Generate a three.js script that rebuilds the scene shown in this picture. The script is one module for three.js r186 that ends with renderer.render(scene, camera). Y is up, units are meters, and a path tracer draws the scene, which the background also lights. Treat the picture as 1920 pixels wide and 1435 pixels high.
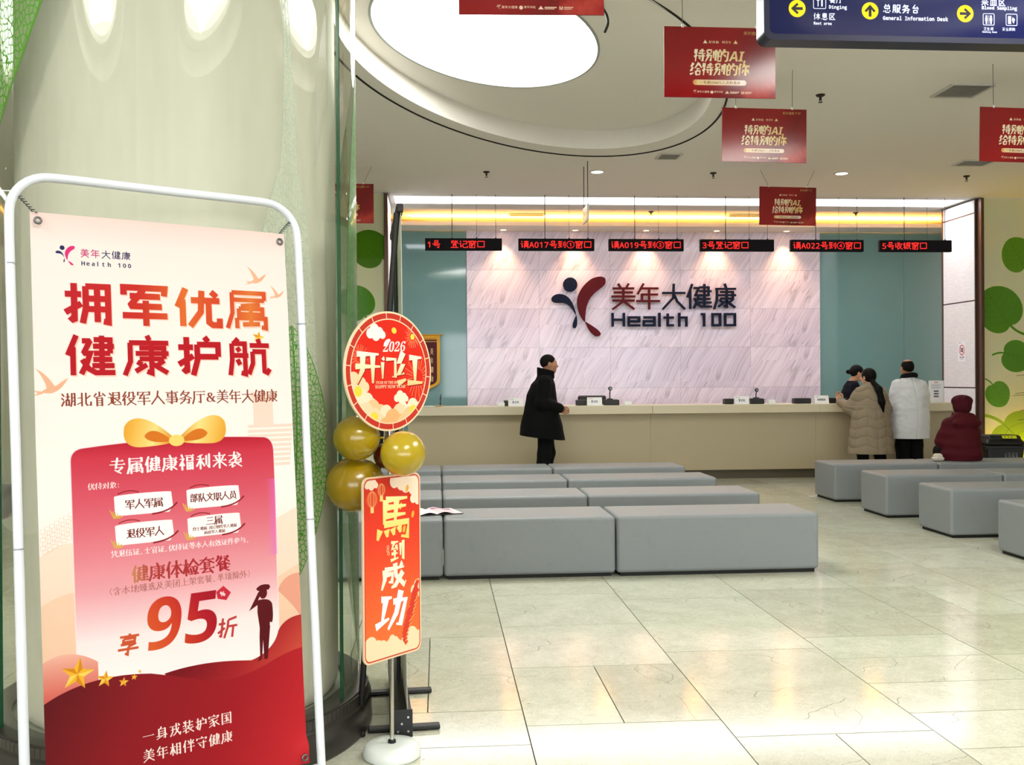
import * as THREE from 'three';
import { RoundedBoxGeometry } from 'three/addons/geometries/RoundedBoxGeometry.js';
import { mergeGeometries } from 'three/addons/utils/BufferGeometryUtils.js';
import { RectAreaLightUniformsLib } from 'three/addons/lights/RectAreaLightUniformsLib.js';

// ---------- camera, sky, exposure ----------
const scene = new THREE.Scene();
const camera = new THREE.PerspectiveCamera(2 * Math.atan(717.5 / 1850) * 180 / Math.PI, 1920 / 1435, 0.05, 120);
camera.position.set(0, 1.42, 0);
camera.rotation.order = 'YXZ';
camera.rotation.set(-0.0035, -Math.atan(138 / 1850), -0.0065);
scene.background = new THREE.Color(1.0, 1.04, 1.08).multiplyScalar(6.0);
const renderer = new THREE.WebGLRenderer({ antialias: true });
renderer.toneMapping = THREE.LinearToneMapping;
renderer.toneMappingExposure = 1.12;
renderer.shadowMap.enabled = true;
RectAreaLightUniformsLib.init();

const CEIL = 4.1, FRONT = -14.26, BACK = -17.3;
// large area lights: each lies just below the glowing face of a lamp built further down
function areaLight(x, y, z, w, d, color, radiance, turn = 0, up = false, parent = scene) {
  const l = new THREE.RectAreaLight(color, radiance, w, d);
  l.position.set(x, y, z);
  l.rotation.order = 'YXZ';
  l.rotation.set(up ? Math.PI / 2 : -Math.PI / 2, turn, 0);
  l.name = 'area_lamp';
  parent.add(l);
  return l;
}
const DISC_TURN = -Math.atan2(0.41, 0.91);
const DISCS = [[0.46, -8.36, 1.41, 0.86], [3.75, -4.0, 1.35, 0.85], [1.25, 0.1, 1.3, 0.85], [-3.5, 0.0, 1.3, 0.9]];
for (const [x, z, a, b] of DISCS) areaLight(x, 4.352, z, b * 1.41, a * 1.41, 0xf4fbf4, 10, DISC_TURN);
areaLight(3.68, 4.085, -14.77, 8.6, 0.56, 0xf6f8ff, 6);
areaLight(4.3, 4.085, -16.92, 9.6, 0.1, 0xffb04a, 80, 0, true);

// ---------- helpers ----------
function rng(seed) { return () => { seed = (seed + 0x6d2b79f5) | 0; let t = Math.imul(seed ^ (seed >>> 15), 1 | seed); t = (t + Math.imul(t ^ (t >>> 7), 61 | t)) ^ t; return ((t ^ (t >>> 14)) >>> 0) / 4294967296; }; }
const clamp = (x, a, b) => Math.min(b, Math.max(a, x));
const lerp = (a, b, t) => a + (b - a) * t;
const std = (color, roughness = 0.6, more = {}) => new THREE.MeshPhysicalMaterial({ color, roughness, ...more });
const taken = new Map();
function numbered(name) { const n = taken.get(name) ?? 0; taken.set(name, n + 1); return n ? name + '_' + String(n).padStart(3, '0') : name; }
function mesh(name, geometry, material, parent, x = 0, y = 0, z = 0) {
  const m = new THREE.Mesh(geometry, material);
  m.name = parent ? name : numbered(name);
  m.castShadow = m.receiveShadow = true;
  m.position.set(x, y, z);
  (parent ?? scene).add(m);
  return m;
}
function tag(o, label, category, group) { o.userData.label = label; o.userData.category = category; if (group) o.userData.group = group; return o; }
function thing(name, label, category, [x, y, z] = [0, 0, 0], turn = 0, group) {
  const o = new THREE.Group(); o.name = numbered(name); o.position.set(x, y, z); o.rotation.y = turn; scene.add(o);
  return tag(o, label, category, group);
}
function structure(o) { o.userData.kind = 'structure'; return o; }
function copy(o, [x, y, z], label, turn = o.rotation.y) {
  const c = o.clone(); c.name = numbered(o.name.replace(/_\d{3}$/, '')); c.position.set(x, y, z); c.rotation.y = turn; c.userData = { ...o.userData, label }; scene.add(c); return c;
}
const box = (w, h, d) => new THREE.BoxGeometry(w, h, d);
const rbox = (w, h, d, r = 0.006, s = 2) => new RoundedBoxGeometry(w, h, d, s, Math.min(r, w / 2.01, h / 2.01, d / 2.01));
const cyl = (r0, r1, h, n = 24) => new THREE.CylinderGeometry(r0, r1, h, n);
const at = (g, x, y, z) => g.translate(x, y, z);
const flat = (g) => { const n = g.index ? g.toNonIndexed() : g; for (const k of Object.keys(n.attributes)) if (!['position', 'normal', 'uv'].includes(k)) n.deleteAttribute(k); return n; };
const merge = (list) => mergeGeometries(list.map(flat));
function tube(points, r, n = 32, radial = 8, closed = false) { return new THREE.TubeGeometry(new THREE.CatmullRomCurve3(points.map((p) => new THREE.Vector3(...p)), closed, 'centripetal'), n, r, radial, closed); }
function rod(a, b, r, n = 10) { const A = new THREE.Vector3(...a), B = new THREE.Vector3(...b), d = B.clone().sub(A); const g = new THREE.CylinderGeometry(r, r, d.length(), n); g.applyQuaternion(new THREE.Quaternion().setFromUnitVectors(new THREE.Vector3(0, 1, 0), d.normalize())); return g.translate((A.x + B.x) / 2, (A.y + B.y) / 2, (A.z + B.z) / 2); }
function lathe(points, n = 32) { return new THREE.LatheGeometry(points.map(([x, y]) => new THREE.Vector2(x, y)), n); }
function uvMetres(g, sx, sy) { const u = g.attributes.uv; for (let i = 0; i < u.count; i++) u.setXY(i, u.getX(i) * sx, u.getY(i) * sy); return g; }
function canvas(w, h, draw, repeat = false) {
  const c = document.createElement('canvas'); c.width = w; c.height = h; draw(c.getContext('2d'), w, h);
  const t = new THREE.CanvasTexture(c); t.colorSpace = THREE.SRGBColorSpace; if (repeat) t.wrapS = t.wrapT = THREE.RepeatWrapping; return t;
}
// a flat board whose front (+z) face carries a print and whose edges and back carry another material
function board(name, w, h, d, front, edge, parent, x = 0, y = 0, z = 0) {
  const back = mesh(name, rbox(w, h, d, Math.min(0.003, d / 2.2)), edge, parent, x, y, z);
  const face = mesh('printed_face', new THREE.PlaneGeometry(w - 0.002, h - 0.002), front, back, 0, 0, d / 2 + 0.0006);
  return [back, face];
}
function roundedShape(w, h, r) {
  const s = new THREE.Shape(); s.moveTo(-w / 2 + r, -h / 2); s.lineTo(w / 2 - r, -h / 2); s.absarc(w / 2 - r, -h / 2 + r, r, -Math.PI / 2, 0); s.lineTo(w / 2, h / 2 - r); s.absarc(w / 2 - r, h / 2 - r, r, 0, Math.PI / 2); s.lineTo(-w / 2 + r, h / 2); s.absarc(-w / 2 + r, h / 2 - r, r, Math.PI / 2, Math.PI); s.lineTo(-w / 2, -h / 2 + r); s.absarc(-w / 2 + r, -h / 2 + r, r, Math.PI, 1.5 * Math.PI); return s;
}
// planar uv (0..1 over w x h, centred) for a shape's geometry
function planarUV(g, w, h) { const p = g.attributes.position, u = new Float32Array(p.count * 2); for (let i = 0; i < p.count; i++) { u[2 * i] = p.getX(i) / w + 0.5; u[2 * i + 1] = p.getY(i) / h + 0.5; } g.setAttribute('uv', new THREE.BufferAttribute(u, 2)); return g; }
function noiseGrid(seed, n) { const r = rng(seed), a = new Float32Array(n * n).map(() => r()); return (x, y) => { const fx = Math.floor(x), fy = Math.floor(y), u = x - fx, v = y - fy, s = u * u * (3 - 2 * u), t = v * v * (3 - 2 * v), w = (i) => ((i % n) + n) % n, q = (i, j) => a[w(j) * n + w(i)]; return lerp(lerp(q(fx, fy), q(fx + 1, fy), s), lerp(q(fx, fy + 1), q(fx + 1, fy + 1), s), t); }; }
// ---------- Chinese characters: strokes on a 0..99 grid (x right, y down); "part:x0,y0,x1,y1" places another character in a box ----------
const GLYPH = {
  口: '1212-1290 1212-8812-8890 1284-8884', 日: '1505-1596 1505-8505-8596 1550-8550 1592-8592', 目: '2005-2097 2005-8005-8097 2035-8035 2062-8062 2092-8092',
  月: '2505-2562-0898 2505-8005-8092-6588 2535-8035 2562-8062', 木: '0530-9530 5002-5098 4832-0882 5232-9282', 土: '1535-8535 5005-5090 0590-9590', 士: '0535-9535 5005-5090 2090-8090',
  人: '5002-4542-0595 5038-9595', 大: '0536-9536 5003-4855-0598 5040-6570-9598', 亻: '7002-1550 4830-4898', 讠: '3005-6022 0540-5040-5090-8568', 扌: '0528-9528 5502-5592-3082 0572-9550',
  彳: '7002-1535 7528-0865 4855-4898', 氵: '2010-6525 1040-5552 1095-7065', 礻: '4502-6015 1028-8028-1070 5050-5098 5550-8570', 宀: '5002-5514 0836-0820-9220-8636', 广: '5002-5514 1220-9620 1420-1465-0298',
  疒: '5002-5512 1818-9618 2018-2060-0598 0530-1542 0270-1858', 辶: '1510-2824 0442-2842-2878 0496-2880-5596-9896', 纟: '6002-2035-6035-1568-7062 1092-8580', 钅: '4502-0838 3522-8522 1548-7848 0570-8570 4522-4592-8578',
  刂: '2515-2570 7505-7592-5082', 力: '1530-8530-8090-6085 4802-4550-0898', 攵: '4002-1045 3028-9528 7528-6065-1598 3040-6075-9698', 牜: '3005-1035 2525-8525 0560-9550 5002-5098',
  禾: '7505-2018 0535-9535 5012-5098 4838-0880 5238-9580', 田: '1510-1592 1510-8510-8592 1550-8550 5010-5092 1590-8590', 门: '1505-2518 1525-1598 3512-8812-8892-7088', 心: '1050-0580 3040-3080-4090-7590-7575 5025-5845 8040-9565',
  白: '5002-4015 2018-2095 2018-8018-8095 2055-8055 2092-8092', 古: '0530-9530 5005-5055 2055-2095 2055-8055-8095 2092-8092', 生: '2805-0845 2028-9028 1858-8558 5002-5092 0592-9592', 止: '5005-5092 5045-8845 2040-2092 0592-9592',
  页: '0508-9508 5008-4525 2028-2078 2028-8028-8078 5040-4875-1598 5580-8598',
  一: '0550-9550', 三: '1515-8515 2050-8050 0590-9590', 上: '4805-4890 4845-8545 0590-9590',
  美: '3002-3815 7002-6215 1018-9018 1534-8534 0550-9550 5018-5050 0866-9266 5050-4870-0898 5068-9298', 年: '3002-0838 2518-9018 2542-8842 2542-2568 0568-9668 5518-5598',
  建: '0815-3015-1245-3045-2070-0595 0860-2582-4592-9892 4012-8512-8545 3828-9628 4045-8545 3860-9060 3575-9675 6202-6288', 健: '亻:02,02,32,98 建:28,02,98,98',
  康: '广:00,00,99,99 3332-8532-8558 2545-9545 3358-8558 5820-5892-4888 2865-3872 2488-4872 8562-6875 6070-9292',
  拥: '扌:02,02,38,98 4510-4560-3895 4510-9010-9092-8090 4538-9038 4562-9062 6810-6892', 军: '0826-0808-9208-9026 2028-8228 4812-2052-8552 0574-9674 5238-5298',
  优: '亻:02,02,34,98 3532-9632 5808-5560-3296 7232-7285-8092-9592-9575 7810-9022', 属: '1508-9008-9026 1526-9026 1508-1560-0398 8036-3542 3048-8548-8562-3062-3048 5838-5888 2572-2598 2572-9272-9296-8294 3888-7886',
  护: '扌:02,02,38,98 6203-7015 4522-9222-9252 4552-9252 4522-4560-3598', 航: '2505-1518 1018-1060-0598 1018-4018-4095-3092 2228-2838 0548-4848 2258-2872 7205-7518 5222-9822 5838-5868-4896 5838-8538-8588-9292-9882',
  湖: '氵:02,02,26,98 古:28,05,58,95 月:62,05,97,98', 北: '3508-3595 3538-0842 0585-3570 6208-6280-7092-9592-9572 9025-6248', 省: '5002-5025 2812-1530 7212-8828 7025-2040 目:22,42,80,99',
  退: '辶:02,02,98,98 4008-8208-8245 4026-8226 4045-8245 4008-4082-5872 8552-6562 5048-9282', 役: '彳:02,02,34,98 5008-4835-3545 5008-7808-7838-9438 4550-8550-6075-3598 4858-6578-9698',
  事: '0512-9512 5002-5094-3888 2022-8022-8040-2040-2022 1552-8552-8582 0566-9666 1582-8582', 务: '3802-1535 3215-7815-4548-0562 3022-6042-9560 2066-7866-7494-5890 4856-4075-1298', 厅: '1210-9510 1410-1460-0298 2832-9532 6232-6292-4585',
  专: '1518-8518 0540-9540 5002-4060-8060-5085 3575-7095', 福: '礻:02,02,36,98 4208-9608 5220-5240 5220-8820-8840 5240-8840 田:46,50,94,98', 利: '禾:02,02,58,98 刂:60,02,98,98',
  来: '1018-9018 2528-3545 7528-6545 0550-9650 5002-5098 4852-0888 5252-9688', 袭: '0522-9022 4502-4040-1058 5528-5550-6555-9055-9045 6505-7815 8030-5048 0568-9568 5058-5068 4568-0888 3078-3098-5090 8072-6080 5070-9498',
  待: '彳:02,02,34,98 4818-9018 6802-6835 3836-9836 3858-9858 7645-7694-6090 4865-5678', 对: '0820-4520-3060-0595 1235-4588 5032-9832 8202-8292-6885 5848-6865',
  象: '3502-1525 3012-6512-5522 1824-1842-8242-8224-1824 5024-4042 4542-1062 3055-5095-3890 4060-0880 4572-1094 8548-6262 5562-9290', 部: '2802-3212 0815-5215 1525-2238 4522-3838 0242-5842 口:10,55,50,96 6408-6498 6408-9208-7540-9065-8578-7075',
  队: '1508-1598 1508-4008-2840-4065-3575-2072 7005-6550-4098 6845-9698', 文: '4802-5515 0522-9522 7222-5560-0898 2822-5060-9598', 职: '0212-4812 1012-1080 4012-4098 1032-4032 1052-4052 0282-4875 口:56,10,92,55 6265-5098 7865-9898',
  员: '口:25,02,75,28 2038-2078 2038-8038-8078 5048-4870-1098 5575-9098', 烈: '0510-5510 3010-0845 1822-4822-0565 1535-3048 刂:60,02,95,68 1075-0595 3075-3595 5575-6295 8072-9695',
  遗: '辶:02,02,98,98 4212-8812-8828-4228-4212 6502-6538 3538-9638 4646-4672 4646-8446-8472 6550-6270-4086 6872-8886', 因: '1208-1296 1208-8808-8896 1292-8892 2535-7535 5018-4850-2580 5040-7880',
  公: '3508-0848 6208-9648 4545-1588-7582 6562-8296', 牺: '牜:02,02,34,98 3815-9815 4435-4495 4435-9235-9295 4492-9292 5815-5560-4870 7815-7868-9068', 牲: '牜:02,02,36,98 生:38,02,98,98',
  病: '疒:00,00,99,99 3035-9535 3552-3598 3552-9052-9095-8092 6235-6055-4580 6260-8078', 故: '古:02,05,48,95 攵:46,02,98,98', 凭: '2802-0525 2018-2048 8502-4512 3525-9525 6512-6542 4042-9042 3058-3075-1098 3058-7058-7085-7892-9592-9580',
  伍: '亻:02,02,32,98 3515-9515 6015-5090 4052-8252-8090 3090-9890', 证: '讠:02,02,36,98 4215-9515 7015-7090 7050-9250 5040-5090 3890-9890', 官: '宀:00,00,99,60 3035-3098 3035-7835-7860 3060-7860 3072-8072-8096 3096-8096',
  等: '2802-1018 2210-4810 3212-3822 6802-5218 6210-9210 7212-7822 1832-8232 5024-5044 0544-9644 0562-9662 6852-6896-5290 3070-4284', 本: '0528-9528 5002-5098 4830-0575 5230-9575 2878-7278',
  有: '0522-9522 4502-3045-0570 3540-3598 3540-8240-8296-7092 3558-8258 3575-8275', 效: '2502-2815 0218-5218 1528-0842 3828-4842 3848-0595 1252-4895 攵:50,02,98,98', 件: '亻:02,02,32,98 4505-3545 4028-9228 3558-9858 6802-6898',
  参: '4502-2020-7818 6510-8526 0535-9535 4225-0862 5235-9560 5048-2568 6058-2080 7068-1598', 与: '2505-2042 2022-8022 2042-8042-7892-6088 0565-6565', 体: '亻:02,02,32,98 3528-9628 6502-6598 6230-3275 6830-9875 5078-8078',
  检: '木:02,02,40,98 6802-3845 6808-9842 5048-8448 4860-5582 6656-7078 9055-7892 4092-9892', 套: '0514-9514 4802-0540 5216-9538 3532-7532 3532-3566 3544-7044 3556-7056 0568-9668 5068-2092-7890 6876-8698',
  餐: '2002-2015 2008-4508 2015-0830 1518-4218-2045 5808-8508-6038 6018-9240 4838-0860 5038-9660 3852-6552 3258-3292-4888 3258-6858-6876 3268-6868 3276-6876 8876-6284 4878-9098', 享: '5002-5012 0814-9214 2524-7524-7538-2538-2524 1548-8248-5060 5060-5094-3888 0570-9670',
  折: '扌:02,02,38,98 9005-5015 5015-5050-3898 5045-9845 7845-7898', 含: '5002-0540 5008-9540 5025-5535 2845-7245-5262 口:25,65,75,98', 地: '0228-3828 2005-2080 0285-4075 4538-9828-9560-8860 7002-7070 5515-5582-6092-9592-9578',
  臻: '0210-4810 2510-1035-4030 3822-4840 0855-4555 2542-2580 0285-4878 5012-9512 5224-9224 4836-9836 7202-7240 6836-4860 7636-9860 9052-6058 5070-9870 7456-7498 7272-5092 7672-9692', 选: '辶:02,02,98,98 5005-3838 4520-9020 6502-6545 3545-9645 5545-5270-3885 7245-7275-8082-9482-9470',
  及: '1010-6810-6035-8035-5075-0898 3212-3050-0596 3030-6075-9696', 团: '1208-1296 1208-8808-8896 1292-8892 2538-7538 5820-5878-4574 5542-3070', 架: '力:05,02,50,45 口:58,08,92,42 0558-9558 5045-5098 4860-0890 5260-9690',
  单: '3002-3812 7002-6212 田:18,15,82,55 0572-9672 5055-5098', 项: '0518-3518 2018-2075 0285-4075 页:40,02,98,98', 除: '1208-1298 1208-3808-2640-3865-3275-2672 6802-4045 6808-9842 5042-8542 4560-9560 6842-6894-5688 5470-4090 8070-9688',
  外: '2802-0555 2220-4820-3570-0598 1838-3858 6802-6898 6838-9868', 身: '4502-3815 2518-2575 2518-7818-7892-6088 2538-7838 2555-7855 0575-9572 8560-4082-0898', 戎: '0520-9020 6002-6050-9296-9680 8040-5085-3596 7805-8815 1548-5048 3030-3065-1298',
  装: '1208-2018 2802-2848 0542-2830 3815-9015 6202-6242 4042-8842 0560-9560 5050-5560 4562-0585 3075-3098-5590 8066-6576 5064-9698', 家: '宀:00,00,99,60 2030-8030 5530-1050 3840-5595-4090 5055-1572 5572-0898 8048-6260 5858-9590',
  国: '1208-1296 1208-8808-8896 1292-8892 2826-7226 3048-7048 2575-7575 5026-5075 6058-6866', 相: '木:02,02,48,98 目:50,05,98,97', 伴: '亻:02,02,32,98 4510-5525 9010-8025 4035-9535 3562-9862 6802-6898', 守: '宀:00,00,99,60 1548-9048 6535-6594-5088 3060-4275',
  开: '1015-9015 0550-9650 3215-3060-1098 6815-6898', 红: '纟:02,02,42,98 4818-9518 7018-7088 4288-9888', 馬: '2005-2058 2005-8005 2022-7822 2040-7840 5005-5058 2058-8858-8892-7088 1068-0590 2870-3286 4568-5084 6265-6880',
  到: '0510-5510 2810-1038-4834 3822-5045 0858-5058 3042-3082 0285-5578 刂:60,02,98,98', 成: '1522-9022 5502-5850-9296-9678 1522-1560-0398 1542-4542-4275-3072 8540-5590-4096 7505-8515', 功: '0518-4218 2218-2280 0285-4570 5030-9530-9092-7588 7205-6860-4898',
  号: '口:25,02,75,35 0548-9548 3548-3066-8066-7895-5890', 登: '1208-4208-1238 1215-2228 6202-5022 8505-5828 5212-9640 3535-6535 口:28,46,72,66 3072-3886 7072-6286 0592-9592', 记: '讠:02,02,36,98 4512-9012-9045 4545-9045 4545-4585-5592-9892-9872',
  窗: '5002-5510 0825-0812-9212-9225 4018-1032 6018-8832 4830-4038 2040-2098 2040-8040-8098 2094-8094 4548-3068 4050-6550-3588 3862-5578', 请: '讠:02,02,36,98 4212-9512 4824-9024 3838-9838 6802-6838 4848-4898 4848-9048-9095-8092 4862-9062 4876-9076',
  收: '1212-1268-4060 3802-3898 5802-4550 5225-9825 8525-7065-4098 5540-7075-9898', 银: '钅:02,02,42,98 4808-8608-8642 4825-8625 4842-8642 4808-4890-6880 9250-7262 5842-9896', 特: '牜:02,02,36,98 4518-9018 6802-6835 3835-9835 3855-9855 7842-7894-6288 4865-5880',
  别: '口:10,05,52,40 0850-5250-4890-3686 3040-2560-0598 刂:60,02,98,98', 的: '白:04,02,46,98 6202-4845 5822-9422-9085-8092-7088 6242-7560', 给: '纟:02,02,40,98 7002-4045 7008-9842 5548-8548 口:48,60,92,98', 你: '亻:02,02,32,98 5202-3838 4822-9622-9035 6825-6894-5688 5048-3878 8248-9678',
  万: '0512-9512 4012-3555-0596 3842-8242-7892-6088', 超: '0822-4522 2802-2838 0240-5040 2840-2878 2858-4858 1250-0890 0880-3094-9894 5510-9210-8840-7836 7010-6030-5042 口:58,52,92,82', 次: '0515-1830 0585-2560 5002-3545 4822-9522-8840 6828-6055-3098 6245-9898',
  择: '扌:02,02,36,98 4510-9010-4050 5020-9645 4560-9460 3878-9878 6848-6898', 好: '2002-1250-4590 4028-3065-0595 0232-4832 5510-9210-7235 7235-7292-5888 5052-9852', 总: '3002-3815 7002-6215 2222-2248 2222-7822-7848-2248 心:05,50,95,98',
  服: '月:04,05,44,98 5508-5598 5508-9008-9035-7832 5545-9045-7575-5595 6055-7580-9898', 台: '4802-2040-7838 6822-8552 口:22,58,78,98', 休: '亻:02,02,32,98 木:32,02,98,98', 息: '5002-4210 2512-2560 2512-7512-7560-2560 2528-7528 2544-7544 心:05,58,95,99',
  区: '9010-1210 1210-1292 1292-9592 7522-2578 2828-7878', 采: '8002-1515 2022-2838 4820-5235 8018-7035 0550-9650 5042-5098 4852-0590 5252-9690', 血: '5002-3518 1520-1588 1520-8520-8588 3820-3888 6220-6288 0590-9690',
  卫: '1012-8012-7860-6856 4512-4588 0590-9690', 间: '1505-2515 1522-1598 3510-8810-8892-7588 日:32,30,70,82', 安: '宀:00,00,99,60 4832-2570-8096 7240-5575-0898 0552-9652', 全: '5002-0545 5008-9645 2545-7545 2868-7268 5045-5092 0892-9292',
  疏: '0512-3512-2028 2225-2288 2252-3852 0850-0888 0492-4080 4012-9512 6802-7010 5815-4838-8834 7825-9042 5048-4580-3896 6848-6892 8548-8585-9690', 散: '0518-4818 1602-1635 3602-3635 0235-5035 1245-1298 1245-4245-4294 1260-4260 1275-4275 攵:50,02,98,98',
  处: '3002-0555 2520-4820-2575-0590 1838-5085-9896 7002-7078 7228-9450', 禁: '木:05,02,48,45 木:52,02,95,45 2552-7552 0568-9568 5068-5094-4090 3075-1592 6875-8892', 拍: '扌:02,02,38,98 白:42,05,96,95', 照: '日:08,05,40,60 5008-9208-8838-7634 7010-6530-4845 口:55,45,90,66 1078-0595 3278-3895 5876-6494 8274-9496',
  // wide technical Latin letters of the wall logo
  'Ⓗ': '1005-1095 9005-9095 1050-9050', 'ⓔ': '1063-9063-9032-1032-1094-9094', 'ⓐ': '1532-8832-8894-1094-1062-8862', 'ⓛ': '5005-5097', 'ⓣ': '1034-9034 4010-4094-9094', 'ⓗ': '1005-1097 1034-8834-8897', 'Ⅰ': '3508-6008-6097', '⓪': '1008-9008-9094-1094-1008',
};
const glyphCache = new Map();
function strokesOf(ch) {
  if (glyphCache.has(ch)) return glyphCache.get(ch);
  const out = [];
  for (const part of (GLYPH[ch] ?? '').split(' ').filter(Boolean)) {
    if (part.includes(':')) {
      const [c, boxText] = part.split(':'), [x0, y0, x1, y1] = boxText.split(',').map((v) => v / 100);
      for (const s of strokesOf(c)) out.push(s.map(([x, y]) => [x0 + x * (x1 - x0), y0 + y * (y1 - y0)]));
    } else out.push(part.split('-').map((q) => [q.slice(0, 2) / 100, q.slice(2, 4) / 100]));
  }
  glyphCache.set(ch, out);
  return out;
}
// style: { w stroke width as a share of the size, serif, brush, color, latin font, gap }
function drawGlyph(g, ch, x, y, sx, sy, { w = 0.09, serif = false, brush = false, color = '#000', lean = 0 } = {}) {
  const P = ([a, b]) => [x + a * sx + (0.5 - b) * lean * sx, y + b * sy];
  g.strokeStyle = g.fillStyle = color;
  for (const s of strokesOf(ch)) {
    if (brush) {
      const q = s.map(P), L = [], Rr = [], n = q.length;
      q.forEach(([a, b], i) => {
        const [c, d] = q[Math.min(i + 1, n - 1)], [e, f] = q[Math.max(i - 1, 0)], l = Math.hypot(c - e, d - f) || 1, k = w * sx * (i === 0 ? 0.62 : i === n - 1 ? 0.22 : 0.5) * (0.8 + 0.25 * Math.abs(d - f) / l);
        L.push([a - (d - f) / l * k, b + (c - e) / l * k]); Rr.unshift([a + (d - f) / l * k, b - (c - e) / l * k]);
      });
      g.beginPath(); [...L, ...Rr].forEach(([a, b], i) => (i ? g.lineTo(a, b) : g.moveTo(a, b))); g.closePath(); g.fill();
      continue;
    }
    g.lineCap = serif ? 'round' : 'butt'; g.lineJoin = serif ? 'round' : 'miter'; g.miterLimit = 1.8;
    if (!serif) { g.lineWidth = w * sx; g.beginPath(); s.forEach((p, i) => { const [a, b] = P(p); i ? g.lineTo(a, b) : g.moveTo(a, b); }); g.stroke(); continue; }
    for (let i = 0; i + 1 < s.length; i++) {
      const [a, b] = P(s[i]), [c, d] = P(s[i + 1]), level = Math.abs(c - a) / (Math.hypot(c - a, d - b) || 1);
      g.lineWidth = w * sx * lerp(1.15, 0.48, level ** 3); g.beginPath(); g.moveTo(a, b); g.lineTo(c, d); g.stroke();
      if (level > 0.97 && c > a) { g.beginPath(); g.moveTo(c + w * sx * 0.35, d + w * sx * 0.25); g.lineTo(c - w * sx * 1.1, d + w * sx * 0.2); g.lineTo(c - w * sx * 0.5, d - w * sx * 0.9); g.closePath(); g.fill(); }
    }
  }
}
// draws a line of text whose box starts at x, y (top left); returns its width
function drawText(g, text, x, y, size, style = {}) {
  let cx = x;
  const gap = style.gap ?? 1.04, sy = style.tall ?? size;
  for (const ch of text) {
    if (GLYPH[ch]) { drawGlyph(g, ch, cx, y, size, sy, style); cx += size * gap; continue; }
    if (ch === ' ') { cx += size * 0.5; continue; }
    g.fillStyle = style.color ?? '#000';
    if (ch === '，' || ch === '、' || ch === '。' || ch === ':' || ch === '：') { g.beginPath(); const r = size * 0.07; if (ch === ':' || ch === '：') { g.arc(cx + size * 0.2, y + sy * 0.4, r, 0, 7); g.fill(); g.beginPath(); g.arc(cx + size * 0.2, y + sy * 0.8, r, 0, 7); } else g.arc(cx + size * 0.2, y + sy * 0.88, r * 1.2, 0, 7); g.fill(); cx += size * 0.6; continue; }
    if (ch === '(' || ch === ')') { g.strokeStyle = style.color ?? '#000'; g.lineWidth = size * 0.06; g.beginPath(); ch === '(' ? g.arc(cx + size * 0.75, y + sy * 0.5, size * 0.55, 2.3, 3.98) : g.arc(cx - size * 0.25, y + sy * 0.5, size * 0.55, -0.84, 0.84); g.stroke(); cx += size * 0.5; continue; }
    g.font = (style.weight ?? 'bold') + ' ' + Math.round(size * 0.98) + 'px ' + (style.latin ?? 'sans-serif'); g.textBaseline = 'alphabetic';
    g.fillText(ch, cx, y + sy * 0.9); cx += g.measureText(ch).width + size * 0.02;
  }
  return cx - x;
}
function textWidth(text, size, style = {}) { const c = document.createElement('canvas'); c.width = c.height = 4; return drawText(c.getContext('2d'), text, 0, 0, size, style); }
function fitText(g, text, x0, x1, y, size, style = {}) { const w = textWidth(text, size, { ...style, gap: 1 }), n = [...text].length, gap = 1 + ((x1 - x0) - w) / Math.max(1, n - 1) / size; drawText(g, text, x0, y, size, { ...style, gap }); }
function linear(g, x0, y0, x1, y1, stops) { const l = g.createLinearGradient(x0, y0, x1, y1); stops.forEach(([t, c]) => l.addColorStop(t, c)); return l; }
function blob(g, pts, color) { g.fillStyle = color; g.beginPath(); pts.forEach((p, i) => (i === 0 ? g.moveTo(p[0], p[1]) : p.length === 4 ? g.quadraticCurveTo(...p) : p.length === 6 ? g.bezierCurveTo(...p) : g.lineTo(p[0], p[1]))); g.closePath(); g.fill(); }
// the logo's five pieces as closed outlines (x right, y down, in units of 1/400 of the mark's height): points or bezier corners
const MARK = {
  dot: null,
  wing: [[10, 168], [8, 140, 45, 128, 70, 130], [130, 132, 165, 185, 186, 278], [160, 225, 130, 190, 80, 190], [40, 192, 14, 190, 10, 168]],
  drop: [[188, 284], [194, 320, 196, 360, 180, 374], [165, 378, 160, 360, 168, 335], [174, 315, 182, 300, 188, 284]],
  sail: [[402, 28], [400, -2, 350, -4, 300, 20], [240, 60, 190, 130, 198, 200], [204, 260, 225, 300, 250, 328], [252, 270, 255, 215, 285, 165], [320, 105, 380, 85, 398, 55], [402, 45, 403, 38, 402, 28]],
  keel: [[255, 330], [300, 360, 350, 385, 364, 415], [366, 430, 350, 436, 332, 432], [300, 420, 275, 380, 255, 330]],
};
function drawMark(g, x, y, s, blue, red) {
  const P = (list) => list.map((p) => p.map((v, i) => (i % 2 ? y : x) + v * s));
  g.fillStyle = blue; g.beginPath(); g.arc(x + 145 * s, y + 60 * s, 50 * s, 0, 7); g.fill();
  for (const [k, c] of [['wing', blue], ['drop', blue], ['sail', red], ['keel', red]]) blob(g, P(MARK[k]), c);
}
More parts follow.
